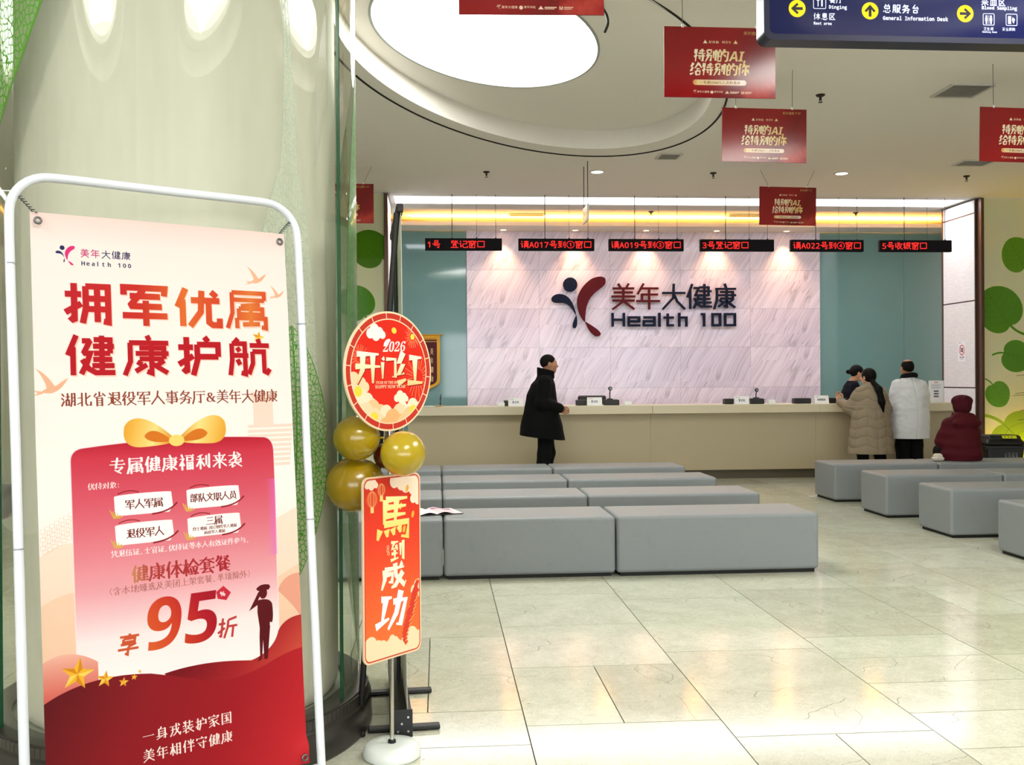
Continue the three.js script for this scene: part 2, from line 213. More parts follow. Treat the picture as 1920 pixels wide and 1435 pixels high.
// ---------- continuous surfaces from distance fields (for people) ----------
const smin = (a, b, k) => { const h = Math.max(k - Math.abs(a - b), 0) / k; return Math.min(a, b) - h * h * k * 0.25; };
const smax = (a, b, k) => -smin(-a, -b, k);
function cone(x, y, z, a, b, ra, rb) { const bx = b[0] - a[0], by = b[1] - a[1], bz = b[2] - a[2], px = x - a[0], py = y - a[1], pz = z - a[2], h = clamp((px * bx + py * by + pz * bz) / (bx * bx + by * by + bz * bz), 0, 1); return Math.hypot(px - bx * h, py - by * h, pz - bz * h) - (ra + (rb - ra) * h); }
function ball(x, y, z, c, r) { const px = (x - c[0]) / r[0], py = (y - c[1]) / r[1], pz = (z - c[2]) / r[2], k = Math.hypot(px, py, pz); return (k - 1) * Math.min(r[0], r[1], r[2]) * (k > 1 ? 1 : 1); }
// a garment or trunk: ellipses [y, centre z, half width x, half depth z, centre x] joined smoothly
function loft(x, y, z, rows) {
  let i = 0; while (i < rows.length - 2 && y > rows[i + 1][0]) i++;
  const a = rows[i], b = rows[i + 1], t = clamp((y - a[0]) / (b[0] - a[0]), 0, 1), s = t * t * (3 - 2 * t) * 0.5 + t * 0.5, q = (k) => lerp(a[k] ?? 0, b[k] ?? 0, s), rx = q(2), rz = q(3);
  const side = (Math.hypot((x - q(4)) / rx, (z - q(1)) / rz) - 1) * Math.min(rx, rz);
  return Math.max(side, rows[0][0] - y, y - rows[rows.length - 1][0]);
}
function surface(f, lo, hi, cell) {
  const n = lo.map((v, i) => Math.ceil((hi[i] - v) / cell) + 1), [nx, ny, nz] = n, D = new Float32Array(nx * ny * nz), id = new Int32Array(nx * ny * nz).fill(-1), at3 = (i, j, k) => i + nx * (j + ny * k);
  for (let k = 0; k < nz; k++) for (let j = 0; j < ny; j++) for (let i = 0; i < nx; i++) D[at3(i, j, k)] = f(lo[0] + i * cell, lo[1] + j * cell, lo[2] + k * cell);
  const P = [], I = [];
  for (let k = 0; k < nz - 1; k++) for (let j = 0; j < ny - 1; j++) for (let i = 0; i < nx - 1; i++) {
    let mask = 0; for (let c = 0; c < 8; c++) if (D[at3(i + (c & 1), j + ((c >> 1) & 1), k + (c >> 2))] < 0) mask |= 1 << c;
    if (mask === 0 || mask === 255) continue;
    let sx = 0, sy = 0, sz = 0, m = 0;
    for (let c = 0; c < 8; c++) for (const bit of [1, 2, 4]) { if (c & bit) continue; const d = c | bit; if (((mask >> c) & 1) === ((mask >> d) & 1)) continue; const va = D[at3(i + (c & 1), j + ((c >> 1) & 1), k + (c >> 2))], vb = D[at3(i + (d & 1), j + ((d >> 1) & 1), k + (d >> 2))], t = va / (va - vb); sx += (c & 1) + (bit === 1 ? t : 0); sy += ((c >> 1) & 1) + (bit === 2 ? t : 0); sz += (c >> 2) + (bit === 4 ? t : 0); m++; }
    id[at3(i, j, k)] = P.length / 3; P.push(lo[0] + (i + sx / m) * cell, lo[1] + (j + sy / m) * cell, lo[2] + (k + sz / m) * cell);
  }
  const quad = (a, b, c, d, flip) => { if (a < 0 || b < 0 || c < 0 || d < 0) return; flip ? I.push(a, c, b, a, d, c) : I.push(a, b, c, a, c, d); };
  for (let k = 1; k < nz - 1; k++) for (let j = 1; j < ny - 1; j++) for (let i = 1; i < nx - 1; i++) {
    const s = D[at3(i, j, k)] < 0;
    if (s !== D[at3(i + 1, j, k)] < 0) quad(id[at3(i, j - 1, k - 1)], id[at3(i, j, k - 1)], id[at3(i, j, k)], id[at3(i, j - 1, k)], !s);
    if (s !== D[at3(i, j + 1, k)] < 0) quad(id[at3(i - 1, j, k - 1)], id[at3(i - 1, j, k)], id[at3(i, j, k)], id[at3(i, j, k - 1)], !s);
    if (s !== D[at3(i, j, k + 1)] < 0) quad(id[at3(i - 1, j - 1, k)], id[at3(i, j - 1, k)], id[at3(i, j, k)], id[at3(i - 1, j, k)], !s);
  }
  const g = new THREE.BufferGeometry(), N = new Float32Array(P.length), e = cell * 0.5;
  for (let i = 0; i < P.length; i += 3) { const [x, y, z] = [P[i], P[i + 1], P[i + 2]], gx = f(x + e, y, z) - f(x - e, y, z), gy = f(x, y + e, z) - f(x, y - e, z), gz = f(x, y, z + e) - f(x, y, z - e), l = Math.hypot(gx, gy, gz) || 1; N[i] = gx / l; N[i + 1] = gy / l; N[i + 2] = gz / l; }
  g.setAttribute('position', new THREE.BufferAttribute(new Float32Array(P), 3)); g.setAttribute('normal', new THREE.BufferAttribute(N, 3)); g.setIndex(I);
  return g;
}
// a head facing +z with its centre at the origin (crown at y = 0.115, chin at y = -0.115)
function headField(x, y, z) {
  const ax = Math.abs(x);
  let d = ball(x, y, z, [0, 0.022, -0.012], [0.076, 0.094, 0.098]);
  d = smin(d, ball(x, y, z, [0, -0.045, 0.028], [0.058, 0.072, 0.062]), 0.05);
  d = smin(d, ball(x, y, z, [0, -0.094, 0.062], [0.024, 0.02, 0.02]), 0.03);
  d = smin(d, ball(ax, y, z, [0.042, -0.022, 0.062], [0.022, 0.02, 0.02]), 0.03);
  d = smin(d, cone(ax, y, z, [0.008, 0.026, 0.083], [0.04, 0.026, 0.07], 0.009, 0.008), 0.02);
  d = smax(d, -ball(ax, y, z, [0.032, 0.006, 0.096], [0.018, 0.011, 0.014]), 0.014);
  d = smin(d, ball(ax, y, z, [0.032, 0.004, 0.074], [0.012, 0.011, 0.011]), 0.006);
  d = smin(d, cone(x, y, z, [0, 0.012, 0.086], [0, -0.03, 0.108], 0.008, 0.013), 0.014);
  d = smin(d, ball(ax, y, z, [0.012, -0.034, 0.096], [0.01, 0.008, 0.012]), 0.01);
  d = smin(d, cone(ax, y, z, [0, -0.056, 0.09], [0.02, -0.058, 0.08], 0.0065, 0.004), 0.008);
  d = smin(d, cone(ax, y, z, [0, -0.068, 0.087], [0.017, -0.067, 0.08], 0.0075, 0.004), 0.008);
  d = smin(d, Math.max(ball(ax, y, z, [0.08, -0.008, -0.012], [0.01, 0.033, 0.02]), -ball(ax, y, z, [0.092, -0.006, -0.008], [0.008, 0.018, 0.01])), 0.008);
  return d;
}
// a hand: wrist at the origin, fingers along +y, palm facing +z, thumb towards +x; bend curls the fingers towards +z
function handField(bend) {
  const chains = [[0.028, 0.085, 0.075, 0.0085], [0.009, 0.09, 0.084, 0.009], [-0.01, 0.087, 0.078, 0.0085], [-0.028, 0.078, 0.06, 0.0075]].map(([x, y, len, r]) => {
    const pts = [[x * 0.8, y - 0.03, 0]]; let a = 0, px = x, py = y, pz = 0; pts.push([px, py, pz]);
    for (const part of [0.42, 0.32, 0.26]) { a += bend; py += Math.cos(a) * len * part; pz += Math.sin(a) * len * part; pts.push([px, py, pz]); }
    return [pts, r];
  });
  const thumb = [[0.022, 0.02, 0.004], [0.046, 0.048, 0.016], [0.052, 0.075, 0.03], [0.045, 0.096, 0.04]];
  return (x, y, z) => {
    let d = cone(x, y, z, [0, -0.03, 0], [0, 0.02, 0], 0.026, 0.026);
    d = smin(d, ball(x, y, z, [0, 0.048, 0], [0.042, 0.05, 0.017]), 0.02);
    for (const [pts, r] of chains) { let q = 1; for (let i = 0; i + 1 < pts.length; i++) q = Math.min(q, cone(x, y, z, pts[i], pts[i + 1], r, r * 0.93)); d = smin(d, q, 0.006); }
    let q = 1; for (let i = 0; i < 3; i++) q = Math.min(q, cone(x, y, z, thumb[i], thumb[i + 1], 0.0125 - i * 0.001, 0.0115 - i * 0.0012));
    return smin(d, q, 0.012);
  };
}
const handCache = new Map();
function hand(bend, wrist, along, thumbTo, left) {
  if (!handCache.has(bend)) handCache.set(bend, surface(handField(bend), [-0.06, -0.07, -0.04], [0.08, 0.19, 0.12], 0.0045));
  const g = handCache.get(bend).clone(), Y = new THREE.Vector3(...along).normalize(), T = new THREE.Vector3(...thumbTo), X = T.sub(Y.clone().multiplyScalar(T.dot(Y))).normalize(), Z = X.clone().cross(Y);
  if (left) { Z.negate(); const ix = g.index.array; for (let i = 0; i < ix.length; i += 3) { const t = ix[i]; ix[i] = ix[i + 1]; ix[i + 1] = t; } }
  g.applyMatrix4(new THREE.Matrix4().makeBasis(X, Y, Z).setPosition(...wrist));
  return g;
}
const headGeometry = surface(headField, [-0.11, -0.14, -0.13], [0.11, 0.14, 0.14], 0.0055);
function mergeParts(list) { return mergeGeometries(list.map((g) => { const q = g.toNonIndexed(); for (const k of Object.keys(q.attributes)) if (!['position', 'normal'].includes(k)) q.deleteAttribute(k); return q; })); }
// pose: joints in metres, feet at y = 0, facing +z. The body is one surface; clothing, hair and eyes are its children.
function makePerson(pose, label, [x, y, z], turn) {
  const J = pose.joints, skin = pose.skin, limb = (px, py, pz, list) => { let d = 9; for (const [a, b, ra, rb] of list) d = smin(d, cone(px, py, pz, J[a], J[b], ra, rb), 0.02); return d; };
  const limbs = [['neck', 'head', 0.052, 0.05], ['chest', 'neck', 0.1, 0.06], ['pelvis', 'chest', 0.125, 0.13], ['chest', 'shoulderR', 0.1, 0.062], ['chest', 'shoulderL', 0.1, 0.062]];
  for (const s of ['R', 'L']) limbs.push(['shoulder' + s, 'elbow' + s, 0.05, 0.04], ['elbow' + s, 'wrist' + s, 0.04, 0.026], ['pelvis', 'hip' + s, 0.1, 0.095], ['hip' + s, 'knee' + s, 0.082, 0.055], ['knee' + s, 'ankle' + s, 0.052, 0.036], ['ankle' + s, 'toe' + s, 0.038, 0.03]);
  const pts = Object.values(J), lo = [0, 1, 2].map((k) => Math.min(...pts.map((p) => p[k])) - 0.16), hi = [0, 1, 2].map((k) => Math.max(...pts.map((p) => p[k])) + 0.16);
  const trunk = surface((a, b, c) => limb(a, b, c, limbs), lo, hi, 0.018);
  const turnHead = new THREE.Matrix4().makeRotationFromEuler(new THREE.Euler(pose.nod ?? 0, pose.look ?? 0, pose.tilt ?? 0, 'YXZ')).setPosition(...J.head);
  const parts = [trunk, headGeometry.clone().applyMatrix4(turnHead)];
  for (const s of ['R', 'L']) { const h = pose['hand' + s]; if (h) parts.push(hand(h.bend, J['wrist' + s], h.along, h.thumb, s === 'L')); }
  const body = mesh('person', mergeParts(parts), skin, null, x, y, z);
  body.rotation.y = turn; tag(body, label, 'person');
  for (const s of [-1, 1]) { const eye = mesh('eye', new THREE.SphereGeometry(0.0105, 12, 8), pose.eye ?? eyeMat, body); eye.position.set(s * 0.032, 0.005, 0.0765).applyMatrix4(turnHead); const brow = mesh('eyebrow', rod([s * 0.018, 0.026, 0.092], [s * 0.046, 0.027, 0.078], 0.0035, 6), hairMat, body); brow.geometry.applyMatrix4(turnHead); }
  return { body, turnHead };
}
const eyeMat = std(0x17110d, 0.25), hairMat = std(0x060505, 0.7, { specularIntensity: 0.35 });
// ---------- surfaces ----------
const limestone = canvas(1024, 1024, (g, w, h) => {
  const d = g.createImageData(w, h), a = noiseGrid(11, 64), b = noiseGrid(12, 256), c = noiseGrid(13, 16), f = noiseGrid(14, 512);
  for (let y = 0; y < h; y++) for (let x = 0; x < w; x++) {
    const v = (c(x / 64, y / 64) - 0.5) * 12 + (a(x / 16, y / 16) - 0.5) * 10 + (b(x / 4, y / 4) - 0.5) * 14 + (f(x / 2, y / 2) - 0.5) * 16, fossil = Math.abs(a(x / 16 + 7, y / 8) - 0.5) < 0.012 ? -12 : 0, o = (y * w + x) * 4;
    d.data[o] = 219 + v + fossil; d.data[o + 1] = 219 + v + fossil; d.data[o + 2] = 205 + v * 1.1 + fossil; d.data[o + 3] = 255;
  }
  g.putImageData(d, 0, 0);
  const r = rng(5);
  for (let k = 0; k < 9; k++) {
    let x = r() * w, y = r() * h, t = r() * 6.3; g.strokeStyle = `rgba(92,84,66,${0.35 + r() * 0.4})`; g.lineWidth = 1 + r() * 1.2; g.beginPath(); g.moveTo(x, y);
    for (let i = 0; i < 26; i++) { t += (r() - 0.5) * 1.1; x += Math.cos(t) * 9; y += Math.sin(t) * 9; g.lineTo(x, y); } g.stroke();
  }
  for (let k = 0; k < 60; k++) { g.fillStyle = `rgba(90,80,60,${0.15 + r() * 0.3})`; g.beginPath(); g.ellipse(r() * w, r() * h, 1 + r() * 5, 1 + r() * 2, r() * 3, 0, 7); g.fill(); }
}, true);
const marble = canvas(2048, 1024, (g, w, h) => {
  const d = g.createImageData(w, h), a = noiseGrid(21, 64), b = noiseGrid(22, 256), c = noiseGrid(23, 32);
  for (let y = 0; y < h; y++) for (let x = 0; x < w; x++) {
    const warp = (c(x / 260, y / 260) - 0.5) * 60, u = x * 0.86 + y * 0.5 + warp, t = -x * 0.5 + y * 0.86, o = (y * w + x) * 4;
    const band = a(u / 60, t / 700), fine = b(u / 15, t / 620), vein = Math.pow(1 - Math.abs(2 * fine - 1), 7), vein2 = Math.pow(1 - Math.abs(2 * a(u / 34 + 9, t / 800) - 1), 16);
    const v = 238 - (band - 0.45) * 20 - vein * 20 - vein2 * 34 + (b(x / 3, y / 3) - 0.5) * 6;
    d.data[o] = v; d.data[o + 1] = v - 6 - vein * 2; d.data[o + 2] = v + 1; d.data[o + 3] = 255;
  }
  g.putImageData(d, 0, 0);
}, true);
const linen = canvas(512, 512, (g, w, h) => {
  const d = g.createImageData(w, h), a = noiseGrid(31, 512), b = noiseGrid(32, 128);
  for (let y = 0; y < h; y++) for (let x = 0; x < w; x++) { const v = 232 + (a(x / 14, y * 0.8) - 0.5) * 16 + (b(x / 40, y / 6) - 0.5) * 12, o = (y * w + x) * 4; d.data[o] = v; d.data[o + 1] = v - 1; d.data[o + 2] = v; d.data[o + 3] = 255; }
  g.putImageData(d, 0, 0);
}, true);
const plaster = std(0xeeeae2, 0.9), darkGap = std(0x3b372f, 0.9), bronze = std(0x5a4336, 0.35, { metalness: 0.6 }), black = std(0x0b0b0c, 0.45), steel = std(0xb9bcbd, 0.25, { metalness: 1 }), whitePaint = std(0xe9e9e7, 0.4), wireMat = std(0x4a4743, 0.5, { metalness: 0.4 });

// ---------- floor of limestone slabs ----------
const floor = structure(mesh('floor', box(21, 0.12, 28), std(0x6f6857, 0.9), null, 2.2, -0.075, -4.3));
{
  const r = rng(77), tones = [0xf2f2ec, 0xebeae2, 0xe6e5db, 0xefeee7, 0xdddcd2, 0xe8e7dd, 0xebede4], mats = tones.map((t) => { const m = limestone.clone(); m.offset.set(r(), r()); m.rotation = r() * 6; return std(t, 0.115, { map: m, ior: 1.5 }); });
  const shapes = new Map();
  const slab = (x0, x1, z0, z1) => {
    const key = (x1 - x0).toFixed(3) + 'x' + (z1 - z0).toFixed(3);
    if (!shapes.has(key)) shapes.set(key, uvMetres(box(x1 - x0 - 0.005, 0.014, z1 - z0 - 0.007), (x1 - x0) / 1.7, (z1 - z0) / 1.7));
    mesh('slab', shapes.get(key), mats[Math.floor(r() * mats.length)], floor, (x0 + x1) / 2 - floor.position.x, 0.068, (z0 + z1) / 2 - floor.position.z);
  };
  const W = 0.81;
  for (let k = -6; k < 10; k++) {
    const x = 0.35 + k * W; let z = -2.6 + ((k % 3) - 1) * 0.2;
    while (z > -14.4) {
      const pick = r(), l = [0.405, 0.81, 1.215, 1.215, 0.81][Math.floor(r() * 5)], z2 = z - l;
      if (pick < 0.22 && l > 0.5) { slab(x, x + W / 2, z2, z); slab(x + W / 2, x + W, z2, z); } else if (pick < 0.36 && l > 1) { slab(x, x + W, z2 + 0.81, z); slab(x, x + W, z2, z2 + 0.81); } else slab(x, x + W, z2, z);
      z = z2;
    }
  }
}
// ---------- ceiling with the oval recess ----------
const ceiling = structure(new THREE.Group()); ceiling.name = 'ceiling'; scene.add(ceiling);
const DIR = [0.41, -0.912];
function oval(cx, cz, a, b, Shape = THREE.Shape) { const s = new Shape(), n = 96; for (let i = 0; i <= n; i++) { const t = i / n * Math.PI * 2, u = a * Math.cos(t), v = b * Math.sin(t), x = cx + DIR[0] * u - DIR[1] * v, z = cz + DIR[1] * u + DIR[0] * v; i ? s.lineTo(x, -z) : s.moveTo(x, -z); } return s; }
const slabUp = (shape, y0, h, more = {}) => new THREE.ExtrudeGeometry(shape, { depth: h, bevelEnabled: false, ...more }).rotateX(-Math.PI / 2).translate(0, y0, 0);
const rectangle = (x0, x1, z0, z1) => new THREE.Shape([new THREE.Vector2(x0, -z0), new THREE.Vector2(x1, -z0), new THREE.Vector2(x1, -z1), new THREE.Vector2(x0, -z1)]);
const RECESS = [[0.97, -8.75, 2.8, 1.42], [3.75, -4.0, 1.75, 1.15], [1.25, 0.1, 1.7, 1.15], [-3.5, 0.0, 1.7, 1.2]];
{
  const main = rectangle(-8, 12.5, 9.5, FRONT);
  for (const [x, z, a, b] of RECESS) main.holes.push(oval(x, z, a, b, THREE.Path));
  mesh('ceiling_board', slabUp(main, CEIL, 0.05), plaster, ceiling);
  for (const [i, [x, z, a, b]] of RECESS.entries()) {
    const [dx, dz, da, db] = DISCS[i];
    const ring = oval(x, z, a + 0.06, b + 0.06); ring.holes.push(oval(x, z, a - 0.004, b - 0.004, THREE.Path));
    mesh('recess_wall', slabUp(ring, CEIL - 0.012, 0.215), plaster, ceiling);
    const top = oval(x, z, a + 0.1, b + 0.1); top.holes.push(oval(dx, dz, da, db, THREE.Path));
    mesh('recess_top', slabUp(top, CEIL + 0.2, 0.03), plaster, ceiling);
    const reveal = oval(dx, dz, da + 0.05, db + 0.05); reveal.holes.push(oval(dx, dz, da + 0.002, db + 0.002, THREE.Path));
    mesh('lamp_reveal', slabUp(reveal, CEIL + 0.225, 0.07), plaster, ceiling);
    mesh('lamp_cover', slabUp(oval(dx, dz, da + 0.1, db + 0.1), CEIL + 0.29, 0.02), plaster, ceiling);
  }
  // shadow gap round the large recess: a dark bead set in the ceiling
  const pts = []; for (let i = 0; i < 80; i++) { const t = i / 80 * Math.PI * 2, u = 3.02 * Math.cos(t), v = 1.56 * Math.sin(t); pts.push([1.016 + DIR[0] * u - DIR[1] * v, CEIL - 0.002, -8.95 + DIR[1] * u + DIR[0] * v]); }
  mesh('shadow_gap', tube(pts, 0.011, 200, 6, true), std(0x14120f, 0.9), ceiling);
  // the lowered zone over the counter: light trough, warm cove, soffit
  const board2 = rectangle(-3, 11, FRONT, -15.55); board2.holes.push(new THREE.Path([[-0.63, -14.47], [8.0, -14.47], [8.0, -15.08], [-0.63, -15.08]].map(([x, z]) => new THREE.Vector2(x, -z))));
  mesh('counter_ceiling_board', slabUp(board2, CEIL - 0.001, 0.05), plaster, ceiling);
  mesh('cove_top', at(box(14, 0.05, 2.0), 4, 4.245, -16.45), plaster, ceiling);
  mesh('cove_front', at(box(14, 0.1, 0.04), 4, 4.17, -15.57), plaster, ceiling);
  mesh('cove_end', at(box(0.05, 0.2, 1.2), -0.68, 4.12, -16.12), plaster, ceiling);
  mesh('soffit', at(box(14, 0.03, 0.6), 4, 4.037, -17.0), plaster, ceiling);
  mesh('soffit_lip', at(box(14, 0.066, 0.02), 4, 4.055, -16.7), plaster, ceiling);
  mesh('trough_top', at(box(9, 0.03, 0.8), 3.7, 4.165, -14.77), plaster, ceiling);
}
for (const [i, [x, z, a, b]] of DISCS.entries()) {
  const o = thing('ceiling_disc_light', ['large oval luminous ceiling panel above the benches', 'oval luminous ceiling panel to the right above the blue sign', 'oval luminous ceiling panel behind the camera', 'oval luminous ceiling panel beyond the column'][i], 'ceiling light', [0, 0, 0], 0, 'oval ceiling lights');
  const glow = std(0xffffff, 0.5, { emissive: 0xfffbf4, emissiveIntensity: 8 });
  mesh('light_diffuser', slabUp(oval(x, z, a, b), CEIL + 0.265, 0.02), glow, o);
  const rim = oval(x, z, a + 0.018, b + 0.018); rim.holes.push(oval(x, z, a - 0.004, b - 0.004, THREE.Path));
  mesh('rim', slabUp(rim, CEIL + 0.193, 0.012), std(0x9aa39b, 0.4, { metalness: 0.5 }), o);
}
{
  const o = thing('linear_ceiling_light', 'long white light panel in the ceiling above the reception counter', 'ceiling light');
  mesh('light_diffuser', at(box(8.63, 0.02, 0.61), 3.685, 4.115, -14.775), std(0xffffff, 0.5, { emissive: 0xf4f6ff, emissiveIntensity: 3 }), o);
  const c = thing('cove_light_strip', 'warm hidden light strip in the cove above the marble wall', 'light strip');
  mesh('lamp_strip', at(box(9.7, 0.012, 0.06), 4.3, 4.062, -16.92), std(0xffffff, 0.5, { emissive: 0xffa040, emissiveIntensity: 4 }), c);
}
// ---------- walls ----------
const wallBack = structure(mesh('wall_back', box(13, 4.6, 0.1), std(0x8b8782, 0.8), null, 4, 2.25, -17.4));
{
  const X = [0.505, 1.778, 3.04, 4.307, 5.58, 6.86], Y = [0, 0.57, 1.25, 1.97, 2.655, 3.338, 4.02], r = rng(9), mats = [];
  for (let i = 0; i < 8; i++) { const m = marble.clone(); m.offset.set(r(), r()); mats.push(std([0xfff6fc, 0xf7eef6, 0xfcf4fa, 0xf4ecf5][i % 4], 0.16, { map: m })); }
  for (let i = 0; i < 5; i++) for (let j = 0; j < 6; j++) { const w = X[i + 1] - X[i] - 0.003, h = Y[j + 1] - Y[j] - 0.003; mesh('marble_panel', uvMetres(box(w, h, 0.03), w / 2.6, h / 1.3), mats[Math.floor(r() * 8)], wallBack, (X[i] + X[i + 1]) / 2 - 4, (Y[j] + Y[j + 1]) / 2 - 2.25, 0.083); }
  const teal = std(0x6f9594, 0.06, { specularIntensity: 1 });
  for (const [x0, x1] of [[-2.4, 0.5], [6.865, 8.427], [8.431, 10.5]]) mesh('glass_panel', box(x1 - x0, 4.02, 0.012), teal, wallBack, (x0 + x1) / 2 - 4, -0.24, 0.07);
}
structure(mesh('wall_left', box(0.12, 4.6, 27), plaster, null, -8.0, 2.25, -4.3));
structure(mesh('wall_right', box(0.12, 4.6, 27), plaster, null, 12.5, 2.25, -4.3));
structure(mesh('wall_recess_left', box(0.1, 4.3, 2.1), plaster, null, -2.45, 2.1, -16.3));
structure(mesh('wall_recess_right', box(0.1, 4.3, 2.1), plaster, null, 10.5, 2.1, -16.3));
// leaf walls either side of the counter: back-printed panels
function heartLeaf(g, cx, cy, r, turn, tone) {
  g.save(); g.translate(cx, cy); g.rotate(turn); g.scale(r, r);
  g.fillStyle = tone; g.beginPath(); g.moveTo(0, -0.82); g.bezierCurveTo(0.35, -1.12, 0.98, -0.75, 0.97, -0.1); g.bezierCurveTo(0.95, 0.55, 0.45, 0.95, 0.05, 1.0); g.bezierCurveTo(-0.5, 0.98, -0.98, 0.5, -0.96, -0.12); g.bezierCurveTo(-0.94, -0.78, -0.35, -1.1, 0, -0.82); g.fill();
  g.strokeStyle = tone; g.lineCap = 'round'; g.lineWidth = 0.1; g.beginPath(); g.moveTo(0, -0.85); g.quadraticCurveTo(-0.05, -1.2, -0.3, -1.5); g.stroke();
  g.strokeStyle = 'rgba(40,80,10,0.45)'; g.lineWidth = 0.022; g.beginPath(); g.moveTo(0, -0.82); g.quadraticCurveTo(0.05, 0, 0.05, 0.95); g.stroke();
  g.lineWidth = 0.012; for (let k = 0; k < 5; k++) for (const s of [-1, 1]) { const y = -0.6 + k * 0.3; g.beginPath(); g.moveTo(0.02, y); g.quadraticCurveTo(s * 0.4, y + 0.05, s * 0.8 * Math.sqrt(Math.max(0.05, 1 - (y + 0.35) ** 2)), y + 0.4); g.stroke(); }
  g.restore();
}
function leafWall(name, x0, x1, leaves) {
  const w = x1 - x0, S = 250, tex = canvas(Math.round(w * S), Math.round(4.08 * S), (g, cw, ch) => {
    g.fillStyle = '#d9d9b4'; g.fillRect(0, 0, cw, ch);
    const r = rng(3); for (let i = 0; i < 220; i++) { g.fillStyle = `rgba(${190 + r() * 50},${190 + r() * 45},${140 + r() * 50},0.10)`; g.beginPath(); g.ellipse(r() * cw, r() * ch, 20 + r() * 90, 15 + r() * 60, r() * 3, 0, 7); g.fill(); }
    for (const [x, y, rad, turn, tone] of leaves) heartLeaf(g, (x - x0) * S, (4.08 - y) * S, rad * S, turn, tone);
  });
  const wall = structure(mesh(name, box(w, CEIL, 0.16), plaster, null, (x0 + x1) / 2, CEIL / 2, FRONT - 0.09));
  const pane = mesh('printed_glass_panel', new THREE.PlaneGeometry(w, 4.08), std(0xffffff, 0.08, { map: tex }), wall, 0, 0, 0.083);
  return [wall, pane];
}
leafWall('wall_front_right', 8.15, 12.44, [[8.72, 3.24, 0.27, -0.5 + Math.PI, '#5f9416'], [8.43, 2.42, 0.36, Math.PI - 0.6, '#4f8a10'], [8.7, 1.7, 0.25, -1.3, '#4d8a12'], [8.4, 1.13, 0.2, -0.5, '#5b9620'], [8.75, 0.4, 0.47, -0.75, '#8fae22'], [9.6, 2.2, 0.45, 0.4, '#5f9a1c'], [10.6, 3.1, 0.4, 2.4, '#57921a'], [10.9, 1.2, 0.5, -0.4, '#76a320'], [9.5, 3.5, 0.3, 1.4, '#5b9620']]);
leafWall('wall_front_left', -7.94, -0.76, [[-0.98, 3.3, 0.28, 2.2, '#4a7d16'], [-1.16, 2.52, 0.26, 2.6, '#4a8a14'], [-1.7, 1.3, 0.4, 0.6, '#5f9a1c'], [-2.6, 2.9, 0.45, -0.5, '#5f9a1c'], [-3.6, 1.6, 0.5, 1.2, '#57921a'], [-5.2, 2.6, 0.5, 2.2, '#5b9620']]);
structure(mesh('trim_1', rbox(0.046, 4.08, 0.12, 0.004), bronze, null, 8.128, 2.045, FRONT + 0.01));
structure(mesh('trim_2', rbox(0.054, 4.08, 0.12, 0.004), bronze, null, -0.734, 2.045, FRONT + 0.01));
structure(mesh('trim_3', rbox(0.05, 4.08, 0.05, 0.004), bronze, null, 8.085, 2.045, -15.25));
structure(mesh('trim_4', rbox(0.05, 4.08, 0.05, 0.004), bronze, null, -0.73, 2.045, -15.25));
for (const [name, x, s] of [['wall_return_right', 8.105, -1], ['wall_return_left', -0.75, 1]]) {
  const wall = structure(mesh(name, box(0.06, 4.08, 0.93), bronze, null, x, 2.045, -14.77)), Y = [0, 1.243, 2.56, 3.878, 4.08];
  for (let j = 0; j < 4; j++) { const h = Y[j + 1] - Y[j] - 0.02; mesh('linen_panel', uvMetres(box(0.012, h, 0.91), 0.9, h / 0.9), std(0xffffff, 0.55, { map: linen }), wall, s * 0.035, (Y[j] + Y[j + 1]) / 2 - 2.045, 0); }
}
// ---------- the entrance side behind the camera: wall with tall windows ----------
{
  const holes = [[-6.6, -3.6], [-3.2, -0.2], [0.2, 3.2], [3.6, 6.6], [7.0, 10.0]];
  const g = new THREE.Shape([[-8, 0], [12.5, 0], [12.5, 4.3], [-8, 4.3]].map((p) => new THREE.Vector2(...p)));
  for (const [a, b] of holes) g.holes.push(new THREE.Path([[a, 0.3], [b, 0.3], [b, 3.5], [a, 3.5]].map((p) => new THREE.Vector2(...p))));
  structure(mesh('wall_entrance', new THREE.ExtrudeGeometry(g, { depth: 0.2, bevelEnabled: false }), plaster, null, 0, 0, 9.2));
  holes.forEach(([a, b], i) => {
    const w = structure(new THREE.Group()); w.name = 'window_' + (i + 1); w.position.set((a + b) / 2, 1.9, 9.3); scene.add(w);
    mesh('pane', box(b - a, 3.2, 0.008), std(0xffffff, 0.0, { transmission: 1, ior: 1.45, thickness: 0 }), w);
    for (const [x, y, ww, hh] of [[-(b - a) / 2, 0, 0.06, 3.2], [(b - a) / 2, 0, 0.06, 3.2], [0, 0, 0.05, 3.2], [0, 1.57, b - a, 0.06], [0, -1.57, b - a, 0.06], [0, 0.6, b - a, 0.05]]) mesh('window_frame', box(ww, hh, 0.08), std(0x8d8f90, 0.4, { metalness: 0.6 }), w, x, y, 0);
  });
}
// ---------- reception counter ----------
{
  const c = thing('reception_counter', 'long cream reception counter with thick overhanging top', 'counter');
  const cream = std(0xcfc5a8, 0.35), cream2 = std(0xb0a385, 0.5), kick = std(0x57503f, 0.5);
  const X = [-0.42, 2.94, 5.3, 7.42];
  for (let i = 0; i < 3; i++) {
    const w = X[i + 1] - X[i], m = (X[i] + X[i + 1]) / 2;
    mesh('counter_top', rbox(w - 0.003, 0.114, 0.72, 0.005), cream, c, m, 0.987, -13.76);
    mesh('front_panel', box(w - 0.002, 0.8, 0.05), cream2, c, m, 0.53, -13.575);
    mesh('toe_kick', box(w - 0.002, 0.13, 0.04), kick, c, m, 0.065, -13.65);
  }
  for (const x of [-0.38, 7.38]) mesh('end_panel', box(0.05, 0.93, 0.5), cream2, c, x, 0.465, -13.83);
}
